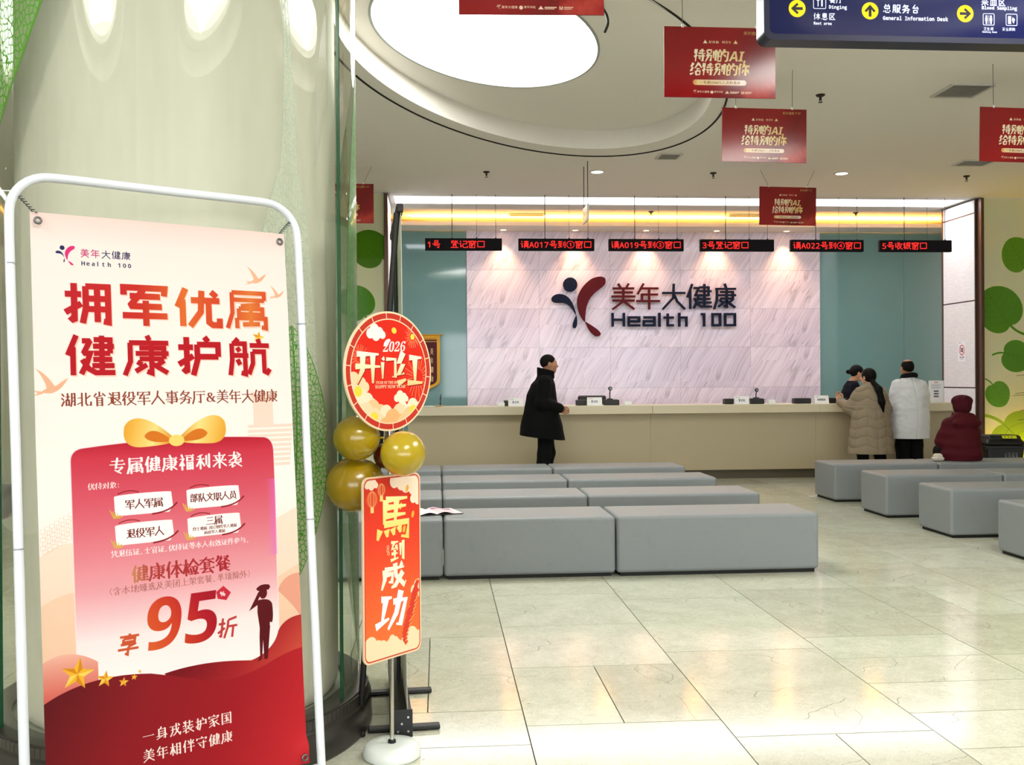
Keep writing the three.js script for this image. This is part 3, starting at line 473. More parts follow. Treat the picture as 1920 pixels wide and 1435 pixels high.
// things on the counter
const tentTex = canvas(256, 128, (g, w, h) => { g.fillStyle = '#f3f4f6'; g.fillRect(0, 0, w, h); drawMark(g, 14, 12, 0.045, '#22356b', '#b02030'); g.fillStyle = '#8a93a6'; g.fillRect(38, 18, 60, 6); drawText(g, '登记处', 62, 46, 40, { w: 0.13, color: '#22356b' }); g.fillStyle = '#6fae6a'; g.beginPath(); g.arc(34, 68, 6, 0, 7); g.fill(); });
const tentTex2 = canvas(256, 128, (g, w, h) => { g.fillStyle = '#f3f4f6'; g.fillRect(0, 0, w, h); g.fillStyle = '#8a93a6'; g.fillRect(20, 16, 60, 6); drawText(g, '收银服务', 44, 46, 38, { w: 0.13, color: '#1c1f2a' }); });
const white = std(0xf2f2f0, 0.5);
function tentCard(x, tex, label) {
  const o = thing('desk_sign', label, 'desk sign', [x, 1.045, -13.55], 0, 'desk signs on the counter');
  const f = mesh('sign_face', box(0.205, 0.118, 0.004), white, o, 0, 0.057, 0.02); f.rotation.x = -0.26;
  mesh('printed_face', new THREE.PlaneGeometry(0.2, 0.114), std(0xffffff, 0.4, { map: tex }), f, 0, 0, 0.0026);
  const b = mesh('sign_back', box(0.205, 0.118, 0.004), white, o, 0, 0.057, -0.02); b.rotation.x = 0.26;
  return o;
}
tentCard(1.06, tentTex, 'white registration desk sign beside the man in black coat');
tentCard(2.155, tentTex, 'white registration desk sign left of the taller microphone');
tentCard(4.235, tentTex, 'white registration desk sign left of the right microphone');
tentCard(5.38, tentTex2, 'white cashier desk sign by the woman in beige coat');
function terminal(x, w, label) {
  const o = thing('card_terminal', label, 'terminal', [x, 1.045, -13.72], 0, 'black terminals on the counter');
  mesh('housing', rbox(w, 0.075, 0.13, 0.01), black, o, 0, 0.0375, 0);
  const s = mesh('keypad_panel', rbox(w * 0.8, 0.004, 0.09, 0.002), std(0x2c2d30, 0.4), o, 0, 0.077, 0);
  return s;
}
terminal(0.98, 0.16, 'black card terminal behind the leftmost desk sign'); terminal(2.0, 0.16, 'black card terminal left of the second desk sign'); terminal(2.42, 0.21, 'black terminal under the taller microphone'); terminal(4.5, 0.2, 'black terminal under the right microphone'); terminal(4.1, 0.14, 'black card terminal left of the third desk sign'); terminal(5.16, 0.24, 'wide black terminal left of the cashier sign'); terminal(5.66, 0.3, 'black terminal right of the cashier sign');
function microphone(x, h, label) {
  const o = thing('gooseneck_microphone', label, 'microphone', [x, 1.122, -13.72], 0, 'gooseneck microphones');
  mesh('base', lathe([[0, 0], [0.045, 0], [0.045, 0.012], [0.012, 0.02], [0, 0.02]], 20), black, o);
  mesh('gooseneck', tube([[0, 0.01, 0], [0, h * 0.5, -0.004], [0.004, h * 0.85, 0.01]], 0.008, 16, 8), black, o);
  const head = mesh('head', new THREE.SphereGeometry(0.03, 16, 12).scale(1, 1, 0.7), black, o, 0.005, h, 0.014);
  mesh('grille', cyl(0.018, 0.018, 0.008, 16).rotateX(Math.PI / 2), std(0x77777a, 0.4, { metalness: 0.6 }), head, 0, 0, 0.02);
}
microphone(2.4, 0.155, 'taller black gooseneck microphone below the wall logo, left on the counter'); microphone(4.5, 0.12, 'shorter black gooseneck microphone under the fourth red ticker');
for (const [x, label] of [[2.63, 'small white card holder right of the taller microphone'], [4.68, 'small white card holder right of the right microphone'], [0.86, 'small white box left of the leftmost desk sign']]) { const o = tag(mesh('card_holder', rbox(0.1, 0.05, 0.05, 0.006), white, null, x, 1.07, -13.6), label, 'card holder', 'small card holders'); mesh('paper_slip', box(0.08, 0.03, 0.004), std(0xdedfe6, 0.6), o, 0, 0.03, 0); }
{
  const o = thing('notice_stand', 'white acrylic notice stand at the right end of the counter', 'notice', [7.15, 1.045, -13.72]);
  const tex = canvas(256, 352, (g, w, h) => { g.fillStyle = '#eef0f6'; g.fillRect(0, 0, w, h); g.fillStyle = '#a33545'; g.fillRect(96, 18, 64, 12); g.fillStyle = '#9aa0b2'; for (let i = 0; i < 4; i++) g.fillRect(40, 60 + i * 20, 176 - (i % 2) * 30, 7); g.fillStyle = '#5a6078'; for (let i = 0; i < 3; i++) g.fillRect(84, 160 + i * 44, 86, 26); });
  mesh('acrylic_sheet', rbox(0.225, 0.31, 0.006, 0.002), white, o, 0, 0.158, 0);
  mesh('printed_face', new THREE.PlaneGeometry(0.215, 0.3), std(0xffffff, 0.35, { map: tex }), o, 0, 0.158, 0.0038);
  mesh('foot', rbox(0.225, 0.006, 0.09, 0.002), white, o, 0, 0.003, -0.03);
}
{
  const o = thing('pen_holder', 'small dark pen stand on the left end of the counter', 'pen stand', [0.0, 1.045, -13.7]);
  mesh('base', rbox(0.1, 0.02, 0.06, 0.005), std(0xb79a5c, 0.4), o, 0, 0.01, 0);
  mesh('pen', rod([0.02, 0.02, 0], [0.035, 0.17, 0.01], 0.006), black, o); mesh('pen', rod([0.03, 0.02, 0], [0.02, 0.13, 0], 0.005), black, o);
  const p = thing('document_pile', 'loose white papers on the left end of the counter', 'papers', [-0.2, 1.045, -13.62], 0.1);
  for (let i = 0; i < 4; i++) { const s = mesh('sheet', box(0.21, 0.003, 0.15), i % 2 ? white : std(0xcfd6cc, 0.6), p, i * 0.012, 0.002 + i * 0.0032, 0); s.rotation.y = i * 0.12; }
  const c = thing('office_chair', 'black office chair back just showing behind the counter', 'chair', [2.26, 0, -14.55]);
  mesh('backrest', rbox(0.42, 0.5, 0.06, 0.12, 5), black, c, 0, 0.92, 0.1); mesh('seat', rbox(0.46, 0.08, 0.46, 0.03), black, c, 0, 0.48, -0.15); mesh('spine', rbox(0.06, 0.45, 0.03, 0.01), black, c, 0, 0.62, 0.12); mesh('column', cyl(0.03, 0.03, 0.4), steel, c, 0, 0.26, -0.15);
  for (let k = 0; k < 5; k++) { const a = k * 1.2566; mesh('base_arm', rod([0, 0.08, -0.15], [Math.cos(a) * 0.3, 0.06, -0.15 + Math.sin(a) * 0.3], 0.02), black, c); mesh('caster', new THREE.SphereGeometry(0.03, 12, 8), black, c, Math.cos(a) * 0.3, 0.03, -0.15 + Math.sin(a) * 0.3); }
}
// wall logo: raised letters and mark, all one sign
{
  const o = thing('wall_logo_sign', 'large raised red and navy logo and lettering on the marble wall', 'sign', [1.972, 3.221, -17.302]);
  const U = 0.002428, red = std(0x5a0e18, 0.7, { specularIntensity: 0.4 }), navy = std(0x0d1730, 0.7, { specularIntensity: 0.4 }), T = 0.05;
  const solid = (list, m, name) => { const s = new THREE.Shape(); list.forEach((p, i) => { const q = p.map((v, k) => (k % 2 ? -v : v) * U); i === 0 ? s.moveTo(q[0], q[1]) : q.length === 6 ? s.bezierCurveTo(...q) : s.lineTo(q[0], q[1]); }); mesh(name, new THREE.ExtrudeGeometry(s, { depth: T, bevelEnabled: true, bevelSize: 0.004, bevelThickness: 0.004, bevelSegments: 2, curveSegments: 16 }), m, o, 0, 0, 0.03); };
  const disc = new THREE.Shape(); disc.absarc(145 * U, -60 * U, 50 * U, 0, Math.PI * 2); mesh('logo_dot', new THREE.ExtrudeGeometry(disc, { depth: T, bevelEnabled: true, bevelSize: 0.004, bevelThickness: 0.004, bevelSegments: 2, curveSegments: 24 }), navy, o, 0, 0, 0.03);
  solid(MARK.wing, navy, 'logo_wing'); solid(MARK.drop, navy, 'logo_drop'); solid(MARK.sail, red, 'logo_sail'); solid(MARK.keel, red, 'logo_keel');
  const letter = (ch, x0, x1, y0, y1, w, m) => {
    const parts = [];
    for (const s of strokesOf(ch)) for (let i = 0; i + 1 < s.length; i++) {
      const a = [(x0 + s[i][0] * (x1 - x0)) * U, -(y0 + s[i][1] * (y1 - y0)) * U], b = [(x0 + s[i + 1][0] * (x1 - x0)) * U, -(y0 + s[i + 1][1] * (y1 - y0)) * U], l = Math.hypot(b[0] - a[0], b[1] - a[1]);
      parts.push(box(l + w * 0.9, w, T - 0.0006 * (parts.length % 5)).rotateZ(Math.atan2(b[1] - a[1], b[0] - a[0])).translate((a[0] + b[0]) / 2, (a[1] + b[1]) / 2, T / 2));
    }
    mesh('letter', merge(parts), m, o, 0, 0, 0.03);
  };
  for (const [ch, x0, x1, m] of [['美', 446, 624, red], ['年', 628, 804, red], ['大', 820, 994, navy], ['健', 998, 1190, navy], ['康', 1205, 1372, navy]]) letter(ch, x0, x1, 54, 238, 0.036, m);
  for (const [ch, x0, x1] of [['Ⓗ', 444, 548], ['ⓔ', 564, 660], ['ⓐ', 674, 776], ['ⓛ', 776, 824], ['ⓣ', 832, 906], ['ⓗ', 940, 1008], ['Ⅰ', 1092, 1158], ['⓪', 1188, 1258], ['⓪', 1280, 1370]]) letter(ch, x0, x1, 268, 362, 0.04, navy);
}
// tickers hanging over the windows
const led = (text) => canvas(640, 104, (g, w, h) => {
  g.fillStyle = '#060506'; g.fillRect(0, 0, w, h); let x = 12; const S = 72;
  for (const ch of text) {
    if (ch === ' ') { x += 40; continue; }
    if ('①②④'.includes(ch)) { g.strokeStyle = '#ff2020'; g.lineWidth = 6; g.beginPath(); g.arc(x + 36, 52, 32, 0, 7); g.stroke(); g.fillStyle = '#ff2020'; g.font = 'bold 46px sans-serif'; g.fillText({ '①': '1', '②': '2', '④': '4' }[ch], x + 24, 69); x += S + 2; continue; }
    x += drawText(g, ch, x, 16, S, { w: 0.1, color: '#ff2a24', latin: 'monospace' }) - (GLYPH[ch] ? 1 : 2);
  }
  g.globalCompositeOperation = 'multiply'; g.fillStyle = 'rgba(0,0,0,0.45)'; for (let i = 0; i < w; i += 5) g.fillRect(i, 0, 1.4, h); for (let j = 0; j < h; j += 5) g.fillRect(0, j, w, 1.4);
});
[['1号  登记窗口', -0.178], ['请A017号到①窗口', 1.173], ['请A019号到②窗口', 2.497], ['3号登记窗口', 3.855], ['请A022号到④窗口', 5.22], ['5号收银窗口', 6.58]].forEach(([text, x0], i) => {
  const W = 1.11, o = thing('led_ticker', ['first red ticker from the left, reading window 1 registration', 'second red ticker, calling A017 to window 1', 'third red ticker, calling A019 to window 2', 'fourth red ticker, reading window 3 registration', 'fifth red ticker, calling A022 to window 4', 'sixth red ticker at the right, reading window 5 cashier'][i], 'ticker', [x0 + W / 2, 3.285, -14.3], 0, 'red tickers over the counter');
  mesh('housing', rbox(W, 0.174, 0.07, 0.006), std(0x060606, 0.8, { specularIntensity: 0.3 }), o, 0, 0.087, 0);
  const t = led(text); mesh('led_screen', new THREE.PlaneGeometry(W - 0.012, 0.162), std(0x020202, 0.7, { specularIntensity: 0.25, emissive: 0xffffff, emissiveMap: t, emissiveIntensity: 2.4 }), o, 0, 0.087, 0.0362);
  for (const [k, r] of [[0.35, 0.006], [0.67, 0.0025], [0.92, 0.0035]]) { const rodMesh = mesh('hanger', rod([W * (k - 0.5), 0.17, 0], [W * (k - 0.5), CEIL - 3.285, 0], r, 8), black, o); mesh('hook', lathe([[0, 0.03], [0.012, 0.012], [0.016, 0], [0, 0]], 10), black, rodMesh, W * (k - 0.5), 0.172, 0); }
});
// ---------- benches ----------
{
  const grain = canvas(512, 512, (g, w, h) => { const d = g.createImageData(w, h), a = noiseGrid(41, 512), b = noiseGrid(42, 64); for (let i = 0; i < w * h; i++) { const x = i % w, y = (i / w) | 0, v = 128 + (a(x / 2, y / 2) - 0.5) * 90 + (b(x / 20, y / 20) - 0.5) * 40; d.data.set([v, v, v, 255], i * 4); } g.putImageData(d, 0, 0); }, true);
  const scuff = canvas(1024, 512, (g, w, h) => { g.fillStyle = '#83888a'; g.fillRect(0, 0, w, h); const r = rng(6); for (let i = 0; i < 90; i++) { g.fillStyle = `rgba(${90 + r() * 40},${92 + r() * 40},${90 + r() * 40},${0.02 + r() * 0.04})`; g.beginPath(); g.ellipse(r() * w, r() * h, 4 + r() * 50, 3 + r() * 18, r() * 3, 0, 7); g.fill(); } }, true);
  const leather = std(0xffffff, 0.48, { map: scuff, bumpMap: grain, bumpScale: 0.0006, specularIntensity: 0.7 });
  function benchProto(w) {
    const o = new THREE.Group(), h = 0.405, d = 0.6, g = new RoundedBoxGeometry(w - 0.003, h, d, 6, 0.026), p = g.attributes.position, n = noiseGrid(51, 32);
    for (let i = 0; i < p.count; i++) { const x = p.getX(i), y = p.getY(i), z = p.getZ(i); p.setXYZ(i, x + (n(y * 9 + 3, z * 9) - 0.5) * 0.006, y + (y > 0 ? 0.004 * Math.cos(x / w * Math.PI) : 0), z + (n(x * 7, y * 9) - 0.5) * 0.006); }
    uvMetres(g, 1.2, 0.6); g.computeVertexNormals();
    mesh('upholstered_box', g, leather, o, 0, 0.025 + h / 2, 0);
    mesh('base_frame', box(w - 0.06, 0.03, d - 0.05), std(0x0a0908, 0.7), o, 0, 0.015, 0);
    for (const sx of [-1, 1]) for (const sz of [-1, 1]) mesh('foot', cyl(0.025, 0.022, 0.024, 12), std(0x121110, 0.6), o, sx * (w / 2 - 0.06), 0.0125, sz * 0.24);
    return o;
  }
  const long = benchProto(1.49), short = benchProto(1.23);
  const place = (proto, x, z, label, turn = 0) => { const c = proto.clone(); c.name = numbered('bench'); c.position.set(x, 0, z); c.rotation.y = turn; tag(c, label, 'bench', 'grey upholstered waiting benches'); scene.add(c); return c; };
  const rows = [['front', -7.28], ['second', -8.59], ['third', -9.9], ['rear', -11.16]];
  rows.forEach(([word, z], i) => {
    place(long, 2.01, z, `grey bench at the right end of the ${word} row, left block`, [0.004, -0.003, 0.002, 0][i]);
    place(short, 0.645, z - 0.005, `grey bench in the middle of the ${word} row, left block`, 0.004);
    place(short, -0.588, z, `grey bench at the left end of the ${word} row, behind the round sign`, 0);
  });
  rows.forEach(([word, z], i) => {
    const dz = [-0.02, -0.02, 0.03, 0][i];
    if (i > 1) place(long, 6.44, z + dz, `grey bench at the right end of the ${word} row, right block`);
    place(short, 5.075, z + dz, `grey bench nearest the aisle in the ${word} row, right block`);
  });
}
{
  const m = thing('open_magazine', 'open magazine lying on the front row of grey benches', 'magazine', [-0.06, 0.434, -7.34], 0.3);
  const paper = std(0xf1efec, 0.5), pink = canvas(128, 180, (g, w, h) => { g.fillStyle = '#f0dde2'; g.fillRect(0, 0, w, h); g.fillStyle = '#b07a9a'; g.fillRect(14, 14, 100, 50); g.fillStyle = '#888'; for (let i = 0; i < 8; i++) g.fillRect(14, 76 + i * 12, 96, 4); });
  const page = (s) => { const g = new THREE.PlaneGeometry(0.2, 0.3, 10, 1).rotateX(-Math.PI / 2), p = g.attributes.position; for (let i = 0; i < p.count; i++) { const u = (p.getX(i) + 0.1) / 0.2, t = s > 0 ? u : 1 - u; p.setY(i, 0.018 * Math.sin(Math.min(1, t * 1.6) * Math.PI) * (1 - t * 0.5) + 0.004); } g.computeVertexNormals(); return g; };
  mesh('left_page', page(-1), paper, m, -0.1, 0, 0); mesh('right_page', page(1), std(0xffffff, 0.5, { map: pink }), m, 0.1, 0, 0); mesh('cover', box(0.41, 0.003, 0.285), std(0x4c3c38, 0.5), m, 0, 0.0015, 0);
}
// ---------- round column in a glass shell ----------
const COL = [-1.042, -4.141];
{
  const o = thing('round_column', 'wide round cream column inside a green leaf-printed glass shell', 'column', [COL[0], 0, COL[1]]);
  const coat = canvas(512, 512, (g, w, h) => { const d = g.createImageData(w, h), a = noiseGrid(61, 64), b = noiseGrid(62, 256); for (let i = 0; i < w * h; i++) { const x = i % w, y = (i / w) | 0, v = (a(x / 24, y / 60) - 0.5) * 12 + (b(x / 3, y / 3) - 0.5) * 5; d.data.set([206 + v, 200 + v, 186 + v, 255], i * 4); } g.putImageData(d, 0, 0); }, true);
  mesh('inner_shaft', lathe([[0.001, 0.15], [0.58, 0.15], [0.6, 0.16], [0.612, 0.18], [0.617, 0.21], [0.617, 4.1], [0, 4.1]], 96), std(0xffffff, 0.55, { map: coat }), o);
  const pane = std(0xf7fbf5, 0.0, { transmission: 1, thickness: 0, ior: 1.5 });
  const seams = [1.21, 3.3, 5.4];   // angle from +z towards +x
  for (let i = 0; i < 3; i++) { const a = seams[i], b = (i < 2 ? seams[i + 1] : seams[0] + Math.PI * 2); mesh('curved_glass_pane', new THREE.CylinderGeometry(0.703, 0.703, 3.94, 64, 1, true, a + 0.004, b - a - 0.008), pane, o, 0, 2.13, 0); }
  for (const a of seams) mesh('glass_joint', box(0.008, 3.94, 0.012), std(0x2f6b4a, 0.2, { transmission: 0.4 }), o, Math.sin(a) * 0.703, 2.13, Math.cos(a) * 0.703).rotation.y = a;
  const stone = std(0x2e2b27, 0.3);
  mesh('base_ring', lathe([[0.64, 0], [0.752, 0], [0.756, 0.01], [0.752, 0.115], [0.745, 0.125], [0.735, 0.13], [0.735, 0.165], [0.728, 0.172], [0.64, 0.172]], 96), stone, o);
  mesh('plinth', cyl(0.64, 0.64, 0.15, 64), std(0xa8ab9c, 0.5), o, 0, 0.078, 0);
  for (let k = 0; k < 72; k++) { const a = -0.9 + k * 0.036; mesh('trim_tile', box(0.0245, 0.034, 0.008), std(0x3a3630, 0.35), o, Math.sin(a) * 0.7365, 0.148, Math.cos(a) * 0.7365).rotation.y = a; }
  // leaf skeletons printed on the glass
  const skeleton = (w, h, shape, vein, fill, cell) => canvas(w, h, (g) => {
    const d = g.createImageData(w, h), r = rng(71), cols = Math.ceil(w / cell) + 2, rowsN = Math.ceil(h / cell) + 2, px = [], py = []; for (let j = 0; j < rowsN; j++) for (let i = 0; i < cols; i++) { px.push((i - 0.5 + r() * 0.9) * cell); py.push((j - 0.5 + r() * 0.9) * cell); }
    for (let y = 0; y < h; y++) for (let x = 0; x < w; x++) {
      const e = shape(x / w, y / h); if (e < 0) continue;
      let f1 = 1e9, f2 = 1e9; const ci = Math.floor(x / cell), cj = Math.floor(y / cell);
      for (let j = cj - 1; j <= cj + 2; j++) for (let i = ci - 1; i <= ci + 2; i++) { if (i < 0 || j < 0 || i >= cols || j >= rowsN) continue; const q = j * cols + i, s = Math.hypot(x - px[q], y - py[q]); if (s < f1) { f2 = f1; f1 = s; } else if (s < f2) f2 = s; }
      const mid = shape.mid ? Math.abs(shape.mid(x / w, y / h)) * w : 99, on = f2 - f1 < cell * 0.13 || e < 0.012 || mid < cell * 0.16, c = on ? vein : fill, o2 = (y * w + x) * 4;
      d.data[o2] = c[0]; d.data[o2 + 1] = c[1]; d.data[o2 + 2] = c[2]; d.data[o2 + 3] = c[3];
    }
    g.putImageData(d, 0, 0);
  });
  const lens = (tip) => { const f = (u, v) => { const half = 0.48 * Math.pow(Math.sin(Math.PI * clamp(v, 0.001, 0.999)), tip); return half - Math.abs(u - 0.5 - 0.06 * Math.sin(v * 4)); }; f.mid = (u, v) => u - 0.5 - 0.06 * Math.sin(v * 4); return f; };
  const tail = (u, v) => { const half = v < 0.42 ? 0.035 + 0.06 * v * v * 6 : 0.09 + 0.4 * Math.pow((v - 0.42) / 0.58, 0.7); return half - Math.abs(u - 0.5 - 0.05 * Math.sin(v * 5)); }; tail.mid = (u, v) => u - 0.5 - 0.05 * Math.sin(v * 5);
  const print = (name, tex, a0, a1, y0, y1) => mesh(name, new THREE.CylinderGeometry(0.7045, 0.7045, y1 - y0, 32, 1, true, a0, a1 - a0), std(0xffffff, 0.4, { map: tex, transparent: true }), o, 0, (y0 + y1) / 2, 0);
  const broad = skeleton(768, 1152, lens(0.8), [78, 150, 28, 255], [140, 195, 100, 90], 17), green = skeleton(384, 1024, lens(0.7), [58, 128, 24, 255], [165, 208, 130, 95], 22), mint = skeleton(512, 1024, tail, [160, 186, 162, 110], [205, 222, 198, 40], 16), pale = skeleton(512, 1024, lens(0.45), [92, 150, 92, 230], [140, 190, 130, 130], 18);
  print('green_leaf_print', broad, -1.75, -0.36, 2.15, 4.05);
  print('green_leaf_print', green, 0.55, 1.06, 0.66, 1.62);
  print('pale_leaf_print', mint, 0.46, 1.08, 1.2, 2.9);
  print('pale_leaf_print', pale, 1.22, 2.25, 0.22, 2.75);
  print('pale_leaf_print', pale, -1.45, -0.95, 0.3, 2.2);
}
// ---------- poster on a tube stand ----------
{
  const S = 1.15, art = canvas(Math.round(800 * S), Math.round(1775 * S), (g, w, h) => {
    g.scale(S, S);
    const W = 800, Hh = 1775, r = rng(8);
    g.fillStyle = linear(g, 0, 0, 0, Hh, [[0, '#f7d9cf'], [0.05, '#fbeae2'], [0.3, '#fdf1e9'], [0.5, '#fdf7ee'], [0.75, '#f8dfca'], [1, '#f0b59c']]); g.fillRect(0, 0, W, Hh);
    // faint walls and hills
    g.fillStyle = 'rgba(236,178,140,0.35)'; g.fillRect(660, 560, 70, 90); g.fillRect(650, 552, 90, 14); for (let i = 0; i < 4; i++) g.fillRect(654 + i * 24, 540, 12, 14); for (let i = 0; i < 9; i++) g.fillRect(640 - i * 2, 650 + i * 16, 160, 10);
    blob(g, [[0, 1010], [60, 960, 130, 985], [200, 1010, 240, 960], [300, 1000, 420, 1080], [600, 1020, 800, 930], [800, 1400], [0, 1400]], 'rgba(244,200,160,0.35)');
    for (let j = 0; j < 6; j++) for (let i = 0; i < 8; i++) { g.strokeStyle = 'rgba(226,160,120,0.3)'; g.lineWidth = 1.5; g.strokeRect(4 + i * 13 + (j % 2) * 6, 930 + j * 12 - i * 7, 13, 12); }
    blob(g, [[0, 1150], [120, 1080, 200, 1180], [420, 1300, 800, 1120], [800, 1500], [0, 1500]], 'rgba(242,190,150,0.45)');
    blob(g, [[800, 1150], [740, 1150, 720, 1200], [780, 1260, 800, 1300]], 'rgba(226,120,100,0.5)');
    // gift card
    const card = () => { g.beginPath(); g.moveTo(92, 740); g.quadraticCurveTo(92, 702, 133, 700); g.quadraticCurveTo(400, 672, 690, 691); g.quadraticCurveTo(724, 694, 726, 736); g.lineTo(718, 1400); g.lineTo(92, 1440); g.closePath(); };
    card(); g.fillStyle = linear(g, 0, 690, 0, 1400, [[0, '#bb1c30'], [0.06, '#cf3549'], [0.35, '#e26d7b'], [0.62, '#efa6ac'], [0.82, '#fbebe8'], [1, '#fff8f4']]); g.fill(); g.strokeStyle = 'rgba(255,235,235,0.7)'; g.lineWidth = 3; card(); g.stroke();
    g.fillStyle = linear(g, 690, 0, 726, 0, [[0, 'rgba(230,120,220,0)'], [1, 'rgba(236,110,226,0.55)']]); g.fillRect(680, 830, 44, 250);
    // bow
    const gold = linear(g, 250, 620, 560, 700, [[0, '#e9a32a'], [0.3, '#fbe08a'], [0.5, '#d98a1c'], [0.7, '#fbe08a'], [1, '#e9a32a']]);
    blob(g, [[404, 690], [330, 610, 270, 600, 248, 640], [236, 690, 262, 708, 300, 706], [350, 704, 385, 700, 404, 690]], gold); blob(g, [[404, 690], [478, 610, 538, 596, 560, 636], [572, 686, 546, 706, 508, 704], [458, 702, 423, 700, 404, 690]], gold);
    blob(g, [[392, 692], [350, 650, 320, 650, 306, 672], [312, 692, 350, 696, 392, 692]], '#d9751a'); blob(g, [[416, 692], [458, 648, 488, 648, 502, 670], [496, 690, 458, 696, 416, 692]], '#d9751a');
    g.fillStyle = '#fbd870'; g.beginPath(); g.ellipse(404, 690, 24, 18, 0, 0, 7); g.fill();
    // red hills
    blob(g, [[0, 1310], [70, 1270, 150, 1330], [150, 1480], [0, 1480]], linear(g, 0, 1290, 0, 1440, [[0, '#f3b8a0'], [1, '#d4574c']]));
    blob(g, [[800, 1290], [740, 1290, 716, 1330], [700, 1390, 620, 1410], [460, 1380, 340, 1400], [420, 1480], [800, 1520]], linear(g, 500, 1300, 700, 1500, [[0, '#7a0d18'], [0.5, '#a51c22'], [1, '#d2503c']]));
    blob(g, [[0, 1425], [120, 1360, 300, 1392], [400, 1420, 500, 1456], [600, 1460, 700, 1420], [760, 1400, 800, 1398], [800, 1775], [0, 1775]], linear(g, 0, 1400, 700, 1775, [[0, '#5c0a10'], [0.35, '#8e141c'], [0.7, '#a31620'], [1, '#c3222a']]));
    for (let i = 0; i < 900; i++) { g.fillStyle = `rgba(255,150,120,${r() * 0.10})`; g.fillRect(500 + r() * 300, 1400 + r() * 60, 1.6, 1.6); }
    // stars
    const star = (x, y, R) => { const P = [...Array(10)].map((_, i) => { const a = -Math.PI / 2 + 0.2 + i * Math.PI / 5, q = i % 2 ? R * 0.42 : R; return [x + Math.cos(a) * q, y + Math.sin(a) * q]; }); blob(g, P, '#f3b52c'); for (let i = 0; i < 10; i += 2) blob(g, [[x, y], P[i], P[i + 1]], i % 4 ? '#ffd65e' : '#d98a18'); };
    star(92, 1356, 48); star(168, 1384, 25); star(220, 1402, 15); star(251, 1393, 10); star(268, 1380, 6); star(689, 360, 22);
    // soldier silhouette saluting
    const sk = '#5c0c14'; blob(g, [[645, 1185], [660, 1168, 690, 1176], [694, 1184], [688, 1192], [650, 1192]], sk); g.fillStyle = sk; g.beginPath(); g.ellipse(668, 1200, 14, 19, 0, 0, 7); g.fill();
    blob(g, [[648, 1222], [690, 1216, 698, 1240], [702, 1290, 694, 1300], [688, 1296], [686, 1310], [652, 1312], [646, 1262]], sk); blob(g, [[652, 1310], [688, 1308], [682, 1360], [676, 1414], [664, 1414], [662, 1350], [656, 1412], [640, 1418], [650, 1400], [650, 1340]], sk);
    g.strokeStyle = sk; g.lineWidth = 11; g.lineCap = 'round'; g.beginPath(); g.moveTo(652, 1228); g.lineTo(633, 1238); g.lineTo(656, 1200); g.stroke();
    // birds
    const bird = (x, y, s) => { const c = 'rgba(240,180,142,0.95)', Q = (pts) => blob(g, pts.map((p) => p.map((v, i) => (i % 2 ? y : x) + v * s)), c); Q([[-22, 10], [-10, -2, 14, -6], [24, -8, 28, -14], [32, -12], [24, 4, 4, 12], [-8, 14, -22, 10]]); Q([[-8, 4], [-12, -20, -32, -46], [-4, -30, 10, -2]]); Q([[6, 2], [20, -14, 40, -24], [30, -4, 14, 6]]); Q([[-20, 8], [-40, 6], [-28, 12], [-42, 20], [-16, 13]]); };
    bird(690, 165, 0.95); bird(762, 214, 0.7); bird(44, 520, 1.25);
    // lettering
    drawMark(g, 66, 93, 0.138, '#23295a', '#df2f77'); drawText(g, '美年', 136, 100, 27, { w: 0.085, color: '#c2356e', gap: 1.1 }); drawText(g, '大健康', 197, 100, 27, { w: 0.085, color: '#23294e', gap: 1.1 }); g.fillStyle = '#23294e'; g.font = 'bold 19px sans-serif'; 'Health 100'.split('').forEach((c, i) => g.fillText(c, 137 + i * 15.2, 151));
    const title = linear(g, 90, 0, 730, 0, [[0, '#bd1620'], [0.32, '#c8281e'], [0.55, '#e06a26'], [0.75, '#d23d20'], [0.9, '#e27a32'], [1, '#d64a22']]), t1 = { w: 0.13, color: title };
    [['拥', 84, 226], ['军', 246, 396], ['优', 412, 566], ['属', 580, 730]].forEach(([c, a, b]) => { drawGlyph(g, c, a + 3, 205, b - a, 132, { w: 0.12, color: '#f6cdb8' }); drawGlyph(g, c, a, 201, b - a, 132, { ...t1, w: c === '属' ? 0.098 : 0.13 }); });
    [['健', 84, 232], ['康', 252, 396], ['护', 414, 560], ['航', 580, 728]].forEach(([c, a, b]) => { drawGlyph(g, c, a + 3, 362, b - a, 130, { w: 0.12, color: '#f6cdb8' }); drawGlyph(g, c, a, 358, b - a, 130, { w: c === '护' ? 0.128 : 0.108, color: '#b80c1a' }); });
    fitText(g, '湖北省退役军人事务厅&美年大健康', 72, 750, 534, 42, { w: 0.1, serif: true, color: '#8a3a26', latin: 'serif' });
    fitText(g, '专属健康福利来袭', 200, 614, 736, 48, { w: 0.12, serif: true, color: '#fff6f2' });
    drawText(g, '优待对象：', 138, 806, 20, { w: 0.1, serif: true, color: '#fff4ee' });
    for (const [x, y, t] of [[213, 848, '军人军属'], [430, 845, '部队文职员'], [213, 936, '退役军人'], [430, 934, '三属']]) {
      blob(g, [[x - 2, y + 4], [x + 4, y - 4, x + 168, y - 4, x + 168, y], [x + 172, y + 44], [x + 160, y + 62], [x, y + 62]], '#fffdf8'); g.strokeStyle = '#8f1a22'; g.lineWidth = 5; g.beginPath(); g.moveTo(x + 110, y + 64); g.quadraticCurveTo(x + 160, y + 62, x + 184, y + 36); g.stroke(); g.lineWidth = 3; g.beginPath(); g.moveTo(x + 10, y - 4); g.quadraticCurveTo(x + 40, y - 18, x + 70, y - 6); g.stroke();
      g.strokeStyle = '#d9b54a'; for (let k = 0; k < 6; k++) { g.beginPath(); g.moveTo(x - 4 + k * 3, y + 68); g.lineTo(x - 14 + k * 7, y + 44 + k * 4); g.stroke(); }
